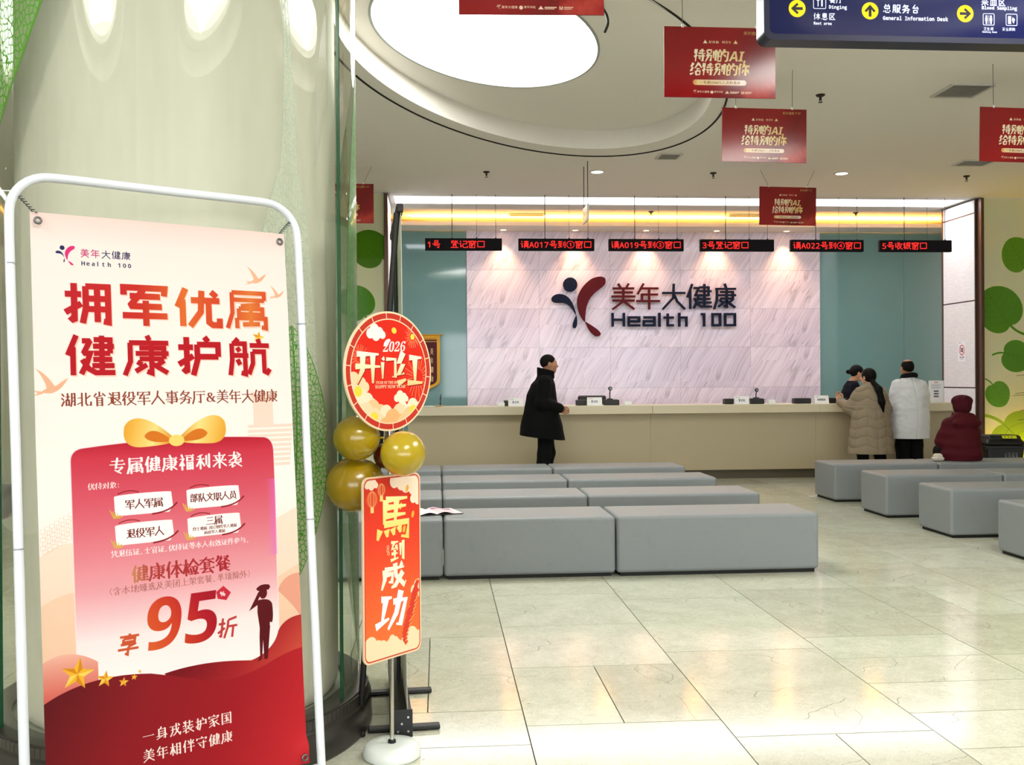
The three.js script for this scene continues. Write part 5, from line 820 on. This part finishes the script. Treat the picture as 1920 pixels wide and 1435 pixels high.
  mesh('housing', rbox(0.024, 0.2, 0.38, 0.006), std(0xcfd2cc, 0.4), e, 0, 0.1, 0); for (const s of [-1, 1]) { const q = mesh('printed_face', new THREE.PlaneGeometry(0.36, 0.18), std(0xffffff, 0.3, { map: f }), e, s * 0.0128, 0.1, 0); q.rotation.y = s * Math.PI / 2; mesh('hanger', rod([0, 0.2, s * 0.16], [0, CEIL - 3.37, s * 0.16], 0.005), black, e); }
  const n = thing('wall_notice', 'small white notice with a red ring on the linen panel', 'notice', [8.062, 1.8, -14.67], -Math.PI / 2); const nt = canvas(160, 224, (g, w, h) => { g.fillStyle = '#f4f5fa'; g.fillRect(0, 0, w, h); g.fillStyle = '#7a8296'; g.fillRect(20, 14, 40, 7); g.fillStyle = '#2a2c38'; g.fillRect(52, 74, 56, 44); g.fillStyle = '#f4f5fa'; g.beginPath(); g.arc(80, 96, 13, 0, 7); g.fill(); g.strokeStyle = '#c02030'; g.lineWidth = 10; g.beginPath(); g.arc(80, 96, 52, 0, 7); g.moveTo(44, 60); g.lineTo(116, 132); g.stroke(); drawText(g, '禁止拍照', 34, 164, 22, { w: 0.12, color: '#22263a' }); g.fillStyle = '#9aa0b0'; g.fillRect(48, 194, 64, 5); });
  board('paper', 0.23, 0.32, 0.003, std(0xffffff, 0.5, { map: nt }), white, n);
  // pennant on the teal glass
  const pn = thing('award_pennant', 'dark red award pennant with gold fringe on the teal glass', 'pennant', [-0.3, 1.07, -17.29]), gold = std(0xd9a018, 0.6), outline = (s, b) => { const q = new THREE.Shape(); q.moveTo(-0.33 * s, 1.12 - b); q.lineTo(0.33 * s, 1.12 - b); q.lineTo(0.33 * s, 0.36 + b * 0.3); q.bezierCurveTo(0.33 * s, 0.18 + b * 0.4, 0.1 * s, 0.26 + b, 0, 0.02 + b * 1.5); q.bezierCurveTo(-0.1 * s, 0.26 + b, -0.33 * s, 0.18 + b * 0.4, -0.33 * s, 0.36 + b * 0.3); return q; };
  mesh('fringe_border', new THREE.ExtrudeGeometry(outline(1, 0), { depth: 0.012, bevelEnabled: false, curveSegments: 16 }), gold, pn); const pt = canvas(512, 860, (g, w, h) => { g.fillStyle = '#4d0f16'; g.fillRect(0, 0, w, h); g.strokeStyle = '#c9a35a'; g.lineWidth = 5; g.strokeRect(34, 34, w - 68, h - 250); let y = 80; for (const c of '美年健康') { drawGlyph(g, c, 380, y, 44, 44, { w: 0.1, serif: true, color: '#d9c48a' }); y += 62; } y = 110; for (const c of '服务') { drawGlyph(g, c, 190, y, 130, 130, { w: 0.11, serif: true, color: '#e0c070' }); y += 170; } });
  mesh('velvet_field', planarUV(new THREE.ExtrudeGeometry(outline(0.84, 0.06), { depth: 0.006, bevelEnabled: false, curveSegments: 16 }), 0.66, 2.2), std(0xffffff, 0.8, { map: pt }), pn, 0, 0, 0.012); mesh('top_rod', rod([-0.38, 1.13, 0.012], [0.38, 1.13, 0.012], 0.012), std(0xb8892a, 0.3, { metalness: 0.7 }), pn);
  for (let k = 0; k < 30; k++) mesh('tassel', rod([-0.32 + k * 0.022, 1.1, 0.016], [-0.32 + k * 0.022, 1.04, 0.018], 0.006, 5), gold, pn);
}
{
  tag(mesh('ceiling_cable', tube([[1.3, 4.3, -7.62], [1.325, 4.238, -7.6], [1.332, 4.176, -7.6], [1.306, 4.11, -7.6]], 0.011, 24, 8), black, null), 'short black cable hanging inside the oval ceiling recess', 'cable');
  tag(mesh('paper_scrap', box(0.09, 0.002, 0.05), white, null, 4.425, 0.003, -11.42), 'small white paper scrap on the floor by a right-hand bench', 'paper');
}
// uplight at the foot of the right leaf wall
{
  const o = thing('floor_uplight', 'yellow light strip glowing at the foot of the right leaf wall', 'light strip', [9.6, 0, -14.1]);
  mesh('housing', rbox(2.9, 0.05, 0.08, 0.006), std(0x55524a, 0.5), o, 0, 0.027, 0); mesh('lamp_strip', rbox(2.84, 0.012, 0.05, 0.003), std(0xffffff, 0.5, { emissive: 0xffd21a, emissiveIntensity: 3 }), o, 0, 0.055, 0);
  const l = areaLight(0, 0.075, 0, 2.84, 0.05, 0xffd21a, 70, 0, true, o); l.rotation.x = Math.PI / 2 - 0.3;
}
{
  const o = thing('storage_bin', 'black lidded plastic bin with a yellow sticker beside the leaf wall', 'bin', [7.62, 0, -12.9], -0.12), plastic = std(0x101113, 0.4);
  mesh('body', (() => { const g = rbox(0.5, 0.46, 0.36, 0.03, 4), p = g.attributes.position; for (let i = 0; i < p.count; i++) { const k = 0.88 + 0.12 * (p.getY(i) + 0.23) / 0.46; p.setX(i, p.getX(i) * k); p.setZ(i, p.getZ(i) * k); } g.computeVertexNormals(); return g; })(), plastic, o, 0, 0.232, 0);
  mesh('rim', rbox(0.55, 0.04, 0.41, 0.012), plastic, o, 0, 0.46, 0); const lid = mesh('lid', (() => { const g = rbox(0.52, 0.15, 0.38, 0.05, 5), p = g.attributes.position; for (let i = 0; i < p.count; i++) if (p.getY(i) > 0) { p.setX(i, p.getX(i) * 0.86); p.setZ(i, p.getZ(i) * 0.8); } g.computeVertexNormals(); return g; })(), plastic, o, 0, 0.545, 0); void lid;
  for (const s of [-1, 1]) mesh('handle', rbox(0.05, 0.03, 0.14, 0.01), plastic, o, s * 0.285, 0.44, 0);
  const st = canvas(128, 32, (g, w, h) => { g.fillStyle = '#d3dc18'; g.fillRect(0, 0, w, h); g.fillStyle = '#4a5010'; for (const x of [18, 50, 76]) { g.fillRect(x, 8, 16, 5); g.fillRect(x + 5, 8, 5, 16); } }); const q = mesh('sticker', new THREE.PlaneGeometry(0.19, 0.045), std(0xffffff, 0.5, { map: st }), o, 0.05, 0.597, 0.167); q.rotation.x = -0.62;
  const wt = canvas(160, 64, (g, w, h) => { g.fillStyle = '#101113'; g.fillRect(0, 0, w, h); drawText(g, '医卫安全'.slice(1) + '区', 8, 4, 26, { w: 0.09, color: '#8f9398', gap: 1.35 }); drawText(g, '生间服务', 8, 34, 26, { w: 0.09, color: '#8f9398', gap: 1.35 }); }); mesh('body_print', new THREE.PlaneGeometry(0.22, 0.09), std(0xffffff, 0.5, { map: wt }), o, 0.08, 0.36, 0.1765);
}
{
  const o = thing('potted_plant', 'dark-leaved potted plant at the right edge', 'plant', [8.62, 0, -13.4]), leafM = std(0x33421c, 0.5), r = rng(15);
  mesh('pot', lathe([[0, 0], [0.17, 0], [0.2, 0.02], [0.23, 0.4], [0.245, 0.42], [0.225, 0.43], [0.2, 0.36], [0, 0.36]], 36), std(0xdcd9d0, 0.35), o); mesh('soil', cyl(0.2, 0.2, 0.02, 24), std(0x2b2119, 0.95), o, 0, 0.365, 0);
  const blade = (len) => { const s = new THREE.PlaneGeometry(0.07, len, 4, 12), p = s.attributes.position; for (let i = 0; i < p.count; i++) { const t = clamp(p.getY(i) / len + 0.5, 0, 1), k = Math.sin(Math.PI * Math.pow(t, 0.8)) + 0.04; p.setXYZ(i, p.getX(i) * k, t * len, -0.35 * len * t * t - Math.abs(p.getX(i)) * 0.2); } s.computeVertexNormals(); return s; };
  for (let k = 0; k < 7; k++) { const a = k * 0.9, h = 0.75 + r() * 0.55; mesh('stem', tube([[Math.cos(a) * 0.05, 0.37, Math.sin(a) * 0.05], [Math.cos(a) * 0.1, 0.37 + h * 0.5, Math.sin(a) * 0.1], [Math.cos(a) * 0.13, 0.37 + h, Math.sin(a) * 0.13]], 0.008, 12, 6), std(0x4d4a26, 0.7), o); for (let j = 0; j < 6; j++) { const l = mesh('leaf', blade(0.26 + r() * 0.1), leafM, o, Math.cos(a) * 0.12, 0.37 + h * (0.45 + j * 0.11), Math.sin(a) * 0.12); l.rotation.set(-1.15, r() * 6.3, 0, 'YXZ'); } }
}
// ---------- people ----------
{
  const skinA = std(0xb07c5e, 0.55), skinB = std(0xcf9f83, 0.55), cloth = (c, r = 0.9) => std(c, r, { specularIntensity: 0.35 });
  // lower edge of short hair on the head, by depth: forehead, temple, nape
  const hairline = (z) => (z > 0.03 ? lerp(0.005, 0.085, clamp((z - 0.03) / 0.055, 0, 1)) : z > -0.03 ? lerp(-0.03, 0.005, (z + 0.03) / 0.06) : lerp(-0.03, -0.085, clamp((-0.03 - z) / 0.05, 0, 1)));
  const blackCloth = cloth(0x060607), trouser = cloth(0x070709), shoe = std(0x0b0a0a, 0.35);
  const stand = (over = {}) => ({ head: [0, 1.58, 0.03], neck: [0, 1.44, 0.0], chest: [0, 1.26, 0], pelvis: [0, 0.93, 0], hipR: [0.09, 0.88, 0], hipL: [-0.09, 0.88, 0], kneeR: [0.1, 0.48, 0.02], kneeL: [-0.1, 0.48, 0.02], ankleR: [0.1, 0.08, -0.02], ankleL: [-0.1, 0.08, -0.02], toeR: [0.115, 0.035, 0.12], toeL: [-0.115, 0.035, 0.12], shoulderR: [0.18, 1.38, 0], shoulderL: [-0.18, 1.38, 0], elbowR: [0.24, 1.1, -0.03], elbowL: [-0.24, 1.1, -0.03], wristR: [0.22, 0.86, 0.06], wristL: [-0.22, 0.86, 0.06], ...over });
  const sleeves = (J, ra, rb, rc) => (x, y, z) => Math.min(...['R', 'L'].map((s) => smin(cone(x, y, z, J['shoulder' + s], J['elbow' + s], ra, rb), cone(x, y, z, J['elbow' + s], J['wrist' + s], rb, rc), 0.03)));
  const legs = (J, r0, r1, floor = 0.09) => (x, y, z) => Math.max(Math.min(...['R', 'L'].map((s) => smin(cone(x, y, z, J['hip' + s], J['knee' + s], r0, (r0 + r1) / 2), cone(x, y, z, J['knee' + s], J['ankle' + s], (r0 + r1) / 2, r1), 0.03))), floor - y);
  const shoes = (J, body) => { for (const s of ['R', 'L']) { const a = J['ankle' + s], t = J['toe' + s]; mesh('shoe', surface((x, y, z) => Math.max(smin(cone(x, y, z, [a[0], 0.06, a[2] - 0.02], [t[0], 0.042, t[2]], 0.05, 0.045), cone(x, y, z, [a[0], 0.1, a[2]], [a[0], 0.05, a[2]], 0.046, 0.05), 0.03), 0.002 - y), [Math.min(a[0], t[0]) - 0.08, -0.02, Math.min(a[2], t[2]) - 0.1], [Math.max(a[0], t[0]) + 0.08, 0.17, Math.max(a[2], t[2]) + 0.1], 0.011), shoe, body); } };
  const onHead = (g, m) => g.applyMatrix4(m);

  { // man in a black coat, walking past the counter to the right
    const J = stand({ head: [0, 1.605, 0.055], neck: [0, 1.47, 0.0], shoulderR: [0.19, 1.385, -0.02], shoulderL: [-0.19, 1.385, -0.02], elbowR: [0.26, 1.12, -0.06], elbowL: [-0.26, 1.12, -0.06], wristR: [0.17, 1.055, 0.165], wristL: [-0.17, 1.055, 0.165], kneeR: [0.1, 0.48, 0.05], kneeL: [-0.1, 0.48, -0.02], ankleL: [-0.1, 0.08, -0.09], toeL: [-0.11, 0.035, 0.05] });
    const { body, turnHead } = makePerson({ joints: J, skin: skinA, look: 0.12, handR: { bend: 0.75, along: [-0.35, -0.35, 0.6], thumb: [0, 0.9, 0.3] }, handL: { bend: 0.75, along: [0.35, -0.35, 0.6], thumb: [0, 0.9, 0.3] } }, 'man in a long black coat standing at the counter, in profile', [1.335, 0, -12.35], Math.PI / 2);
    const rows = [[0.6, -0.04, 0.28, 0.3], [0.8, -0.045, 0.275, 0.268], [1.03, -0.05, 0.25, 0.215], [1.2, -0.045, 0.235, 0.19], [1.34, -0.025, 0.22, 0.155], [1.43, 0.0, 0.15, 0.105], [1.5, 0.01, 0.085, 0.085]], arms = sleeves(J, 0.082, 0.072, 0.058);
    mesh('coat', surface((x, y, z) => { let d = smin(loft(x, y, z, rows), arms(x, y, z), 0.05); d -= 0.004 * Math.sin(z * 26 + y * 7) * Math.sin(y * 5); d = Math.max(d, 0.675 - 0.12 * z - y); return Math.max(d, -cone(x, y, z, [0, 1.46, 0.02], [0, 1.62, 0.05], 0.06, 0.075)); }, [-0.4, 0.55, -0.42], [0.4, 1.56, 0.32], 0.012), blackCloth, body);
    mesh('trousers', surface(legs(J, 0.1, 0.075, 0.05), [-0.3, 0, -0.25], [0.3, 1.02, 0.25], 0.014), trouser, body); shoes(J, body);
    mesh('hair', onHead(surface((x, y, z) => Math.max(ball(x, y, z, [0, 0.03, -0.017], [0.081, 0.094, 0.101]), hairline(z) - y), [-0.1, -0.12, -0.14], [0.1, 0.14, 0.12], 0.006), turnHead), std(0x0d0b09, 0.85, { specularIntensity: 0.4 }), body);
    mesh('collar', surface((x, y, z) => { const k = Math.hypot(x / 0.09, (z - 0.012) / 0.1) - 1; return Math.max(Math.abs(k * 0.09) - 0.009, y - 1.545 + 0.25 * z, 1.42 - y); }, [-0.14, 1.38, -0.14], [0.14, 1.58, 0.16], 0.009), blackCloth, body);
  }
  { // receptionist behind the counter, seen in profile
    const J = stand({ head: [0, 1.475, 0.08], neck: [0, 1.35, 0.01], chest: [0, 1.18, 0], shoulderR: [0.165, 1.29, 0], shoulderL: [-0.165, 1.29, 0], elbowR: [0.2, 1.05, 0.02], elbowL: [-0.2, 1.05, 0.02], wristR: [0.16, 1.02, 0.22], wristL: [-0.16, 1.02, 0.22] });
    const { body, turnHead } = makePerson({ joints: J, skin: skinB, nod: 0.12, look: 0.15, handR: { bend: 0.5, along: [-0.1, 0, 1], thumb: [-0.6, 0.6, 0] }, handL: { bend: 0.5, along: [0.1, 0, 1], thumb: [0.6, 0.6, 0] } }, 'receptionist in a dark uniform with tied-back hair behind the counter', [6.29, 0, -14.62], Math.PI / 2 - 0.15);
    const rows = [[0.8, 0, 0.19, 0.15], [1.0, -0.01, 0.18, 0.14], [1.18, -0.01, 0.195, 0.145], [1.28, -0.01, 0.17, 0.11], [1.36, 0.005, 0.075, 0.075]], arms = sleeves(J, 0.066, 0.056, 0.042);
    mesh('jacket', surface((x, y, z) => smin(loft(x, y, z, rows), arms(x, y, z), 0.04), [-0.32, 0.76, -0.22], [0.32, 1.42, 0.32], 0.012), cloth(0x12131c), body);
    mesh('skirt', surface((x, y, z) => Math.max(loft(x, y, z, [[0.45, 0, 0.17, 0.14], [0.7, 0, 0.19, 0.16], [0.9, 0, 0.17, 0.14]])), [-0.25, 0.42, -0.2], [0.25, 0.95, 0.2], 0.016), trouser, body); shoes(J, body);
    mesh('hair', onHead(surface((x, y, z) => { let d = Math.max(ball(x, y, z, [0, 0.028, -0.016], [0.086, 0.1, 0.106]), hairline(z) - y); return smin(d, ball(x, y, z, [0, 0.005, -0.135], [0.04, 0.035, 0.045]), 0.02); }, [-0.12, -0.12, -0.2], [0.12, 0.15, 0.12], 0.007), turnHead), hairMat, body);
    mesh('badge', box(0.004, 0.03, 0.03), std(0xbfc4d0, 0.4), body, 0.235, 1.2, 0.0);
  }
  { // woman in a long quilted coat, seen from behind
    const J = stand({ head: [0.01, 1.415, 0.04], neck: [0, 1.29, 0.01], chest: [0, 1.12, 0], pelvis: [0, 0.83, 0], hipR: [0.08, 0.78, 0], hipL: [-0.08, 0.78, 0], kneeR: [0.1, 0.42, 0.02], kneeL: [-0.13, 0.42, 0.02], ankleR: [0.1, 0.08, -0.02], ankleL: [-0.17, 0.08, -0.02], toeL: [-0.19, 0.035, 0.11], shoulderR: [0.15, 1.2, 0], shoulderL: [-0.15, 1.2, 0], elbowR: [0.25, 1.0, 0.08], elbowL: [-0.24, 0.98, 0.05], wristR: [0.3, 1.08, 0.27], wristL: [-0.13, 1.09, 0.26] });
    const { body, turnHead } = makePerson({ joints: J, skin: skinB, look: 0.35, handR: { bend: 0.6, along: [0.15, 0.75, 0.5], thumb: [-0.8, 0.3, 0] }, handL: { bend: 0.5, along: [0.2, 0, 1], thumb: [0.6, 0.6, 0] } }, 'woman in a long beige quilted coat with a ponytail, from behind', [5.82, 0, -12.94], Math.PI);
    const rows = [[0.37, -0.01, 0.3, 0.235], [0.6, -0.015, 0.285, 0.215], [0.85, -0.015, 0.255, 0.19], [1.05, -0.01, 0.222, 0.168], [1.17, -0.005, 0.195, 0.142], [1.265, 0.005, 0.12, 0.1], [1.335, 0.015, 0.085, 0.085]], arms = sleeves(J, 0.078, 0.074, 0.058);
    const quilt = (x, y, z) => { const a = Math.atan2(x, -z), wave = 0.022 * Math.cos(a * 5), band = Math.abs(Math.sin((y + wave - 0.36) * Math.PI / 0.125)), col = Math.abs(Math.sin(a * 5.5)); return 0.014 * Math.pow(band, 0.4) + (y < 1.02 ? 0.012 * Math.pow(col, 0.3) : 0.004); };
    mesh('coat', surface((x, y, z) => { let d = smin(loft(x, y, z, rows), arms(x, y, z), 0.05) + 0.012; d -= quilt(x, y, z); d = Math.max(d, 0.385 - y); return Math.max(d, -cone(x, y, z, [0, 1.29, 0.02], [0, 1.45, 0.05], 0.05, 0.065)); }, [-0.42, 0.35, -0.32], [0.42, 1.38, 0.36], 0.0095), cloth(0x8d7f6a, 0.6), body);
    mesh('trousers', surface(legs(J, 0.095, 0.068, 0.05), [-0.32, 0, -0.22], [0.3, 0.9, 0.22], 0.014), trouser, body); shoes(J, body);
    mesh('hair', onHead(surface((x, y, z) => { let d = Math.max(ball(x, y, z, [0, 0.02, -0.016], [0.087, 0.106, 0.108]), hairline(z - 0.01) - 0.02 - y); return d; }, [-0.12, -0.14, -0.16], [0.12, 0.16, 0.12], 0.007), turnHead), hairMat, body);
    mesh('ponytail', surface((x, y, z) => { const s = (a, b, r0, r1) => cone(x, y, z, a, b, r0, r1); return smin(smin(s([0.0, 1.36, -0.07], [-0.045, 1.25, -0.17], 0.03, 0.042), s([-0.045, 1.25, -0.17], [-0.07, 1.08, -0.2], 0.042, 0.042), 0.03), s([-0.07, 1.08, -0.2], [-0.095, 0.95, -0.19], 0.04, 0.012), 0.03) + 0.003 * Math.sin(x * 260); }, [-0.18, 0.9, -0.28], [0.1, 1.42, -0.02], 0.009), hairMat, body);
  }
  { // man in a white coat, seen from behind
    const J = stand({ head: [0.0, 1.535, 0.06], neck: [0, 1.4, 0.01], chest: [0, 1.22, 0], shoulderR: [0.175, 1.3, 0], shoulderL: [-0.175, 1.3, 0], elbowR: [0.225, 1.06, 0.05], elbowL: [-0.25, 1.06, 0.05], wristR: [0.19, 1.11, 0.25], wristL: [-0.2, 1.11, 0.25] });
    const { body, turnHead } = makePerson({ joints: J, skin: skinA, nod: 0.22, look: -0.1, handR: { bend: 0.5, along: [-0.2, 0, 1], thumb: [-0.6, 0.6, 0] }, handL: { bend: 0.5, along: [0.2, 0, 1], thumb: [0.6, 0.6, 0] } }, 'man in a white medical coat and black trousers, from behind', [6.42, 0, -13.04], Math.PI + 0.06);
    const rows = [[0.5, -0.01, 0.262, 0.19], [0.75, -0.015, 0.262, 0.195], [0.98, -0.015, 0.252, 0.185], [1.15, -0.015, 0.245, 0.172], [1.27, -0.005, 0.215, 0.142], [1.355, 0.005, 0.13, 0.1], [1.425, 0.012, 0.085, 0.08]], arms = sleeves(J, 0.078, 0.072, 0.055), wr = noiseGrid(95, 64);
    mesh('white_coat', surface((x, y, z) => { let d = smin(loft(x, y, z, rows), arms(x, y, z), 0.07); d -= 0.014 * (wr(x * 9 + y * 5 + 20, y * 11 + 20) - 0.5) + 0.009 * (wr(x * 24 + 30 - y * 8, y * 22 + z * 9 + 30) - 0.5); if (z < 0) d += 0.006 * Math.exp(-((x / 0.006) ** 2)); d = Math.max(d, 0.575 - y); return Math.max(d, -cone(x, y, z, [0, 1.39, 0.02], [0, 1.55, 0.06], 0.055, 0.07)); }, [-0.42, 0.48, -0.28], [0.42, 1.47, 0.36], 0.0105), cloth(0xd5d8dc, 0.75), body);
    mesh('scarf', surface((x, y, z) => { const k = Math.hypot(x / 0.088, (z - 0.012) / 0.092) - 1; return Math.hypot(k * 0.09, (y - 1.425 + 0.2 * z) / 1.3) - 0.026; }, [-0.16, 1.36, -0.15], [0.16, 1.5, 0.16], 0.009), cloth(0x0d0d10), body);
    mesh('trousers', surface(legs(J, 0.1, 0.082, 0.05), [-0.3, 0, -0.22], [0.3, 1.0, 0.22], 0.014), trouser, body); shoes(J, body);
    mesh('hair', onHead(surface((x, y, z) => { let d = Math.max(ball(x, y, z, [0, 0.016, -0.018], [0.083, 0.098, 0.103]), hairline(z) - y); return Math.max(d, -ball(x, y, z, [0, 0.1, -0.04], [0.055, 0.06, 0.062])); }, [-0.11, -0.13, -0.14], [0.11, 0.14, 0.12], 0.006), turnHead), std(0x0b0908, 0.85, { specularIntensity: 0.4 }), body);
  }
  { // seated person in burgundy, seen from behind
    const J = { head: [-0.045, 1.075, 0.04], neck: [-0.02, 0.945, 0.0], chest: [0, 0.78, -0.01], pelvis: [0, 0.565, -0.03], hipR: [0.09, 0.54, 0.0], hipL: [-0.09, 0.54, 0.0], kneeR: [0.01, 0.51, 0.43], kneeL: [-0.15, 0.51, 0.43], ankleR: [0.01, 0.08, 0.43], ankleL: [-0.15, 0.08, 0.43], toeR: [0.015, 0.035, 0.57], toeL: [-0.16, 0.035, 0.57], shoulderR: [0.14, 0.865, 0], shoulderL: [-0.14, 0.865, 0], elbowR: [0.2, 0.66, 0.06], elbowL: [-0.19, 0.66, 0.06], wristR: [0.1, 0.6, 0.26], wristL: [-0.1, 0.6, 0.26] };
    const { body, turnHead } = makePerson({ joints: J, skin: skinB, look: -0.35, handR: { bend: 0.5, along: [-1, 0, 0.4], thumb: [0, 1, 0] }, handL: { bend: 0.5, along: [1, 0, 0.4], thumb: [0, 1, 0] } }, 'person in a burgundy hooded coat and hat sitting on a bench', [6.13, 0.0, -11.2], Math.PI + 0.05);
    const burgundy = cloth(0x4a0c16, 0.75), rows = [[0.425, -0.02, 0.235, 0.185], [0.55, -0.025, 0.235, 0.19], [0.7, -0.02, 0.22, 0.175], [0.82, -0.01, 0.195, 0.155], [0.9, 0.0, 0.135, 0.115], [0.99, 0.01, 0.085, 0.08]], arms = sleeves(J, 0.078, 0.072, 0.056), wr = noiseGrid(97, 64);
    mesh('coat', surface((x, y, z) => { let d = smin(loft(x, y, z, rows), arms(x, y, z), 0.05); d = smin(d, ball(x, y, z, [0, 0.862, -0.13], [0.165, 0.085, 0.06]), 0.03); d = smin(d, ball(x, y, z, [0, 0.94, -0.075], [0.15, 0.055, 0.075]), 0.03); d -= 0.012 * (wr(x * 8 + 20, y * 13 + 20) - 0.5) + 0.005 * Math.cos(y * 50); return Math.max(d, 0.434 - y); }, [-0.4, 0.4, -0.32], [0.4, 1.02, 0.38], 0.0105), burgundy, body);
    mesh('trousers', surface((x, y, z) => Math.min(...['R', 'L'].map((s) => smin(cone(x, y, z, J['hip' + s], J['knee' + s], 0.085, 0.07), cone(x, y, z, J['knee' + s], J['ankle' + s], 0.07, 0.058), 0.03))), [-0.3, 0.03, -0.15], [0.3, 0.64, 0.55], 0.014), trouser, body); shoes(J, body);
    const hat = onHead(surface((x, y, z) => { let d = ball(x, y, z, [0, 0.055, -0.005], [0.118, 0.068, 0.125]); d = smin(d, ball(x, y, z, [0, -0.015, -0.014], [0.102, 0.1, 0.116]), 0.03); d = smin(d, ball(x, y, z, [0.0, 0.03, 0.11], [0.075, 0.02, 0.05]), 0.03); d -= 0.003 * Math.sin(Math.atan2(x, z) * 8); return Math.max(d, -0.1 - y); }, [-0.15, -0.13, -0.16], [0.15, 0.16, 0.19], 0.0085), turnHead);
    mesh('hat', hat, cloth(0x45101a, 0.9), body);
    tag(mesh('tote_bag', (() => { const g = rbox(0.14, 0.09, 0.1, 0.04, 5), p = g.attributes.position; for (let i = 0; i < p.count; i++) if (p.getY(i) > 0) p.setX(i, p.getX(i) * 0.7); g.computeVertexNormals(); return g; })(), std(0xcfc6b6, 0.8), null, 5.79, 0.477, -11.08), 'small cream bag on the bench beside the seated person', 'bag');
  }
}
scene.traverse((o) => { if (o.isLight && o.shadow) o.castShadow = true; });
renderer.render(scene, camera);
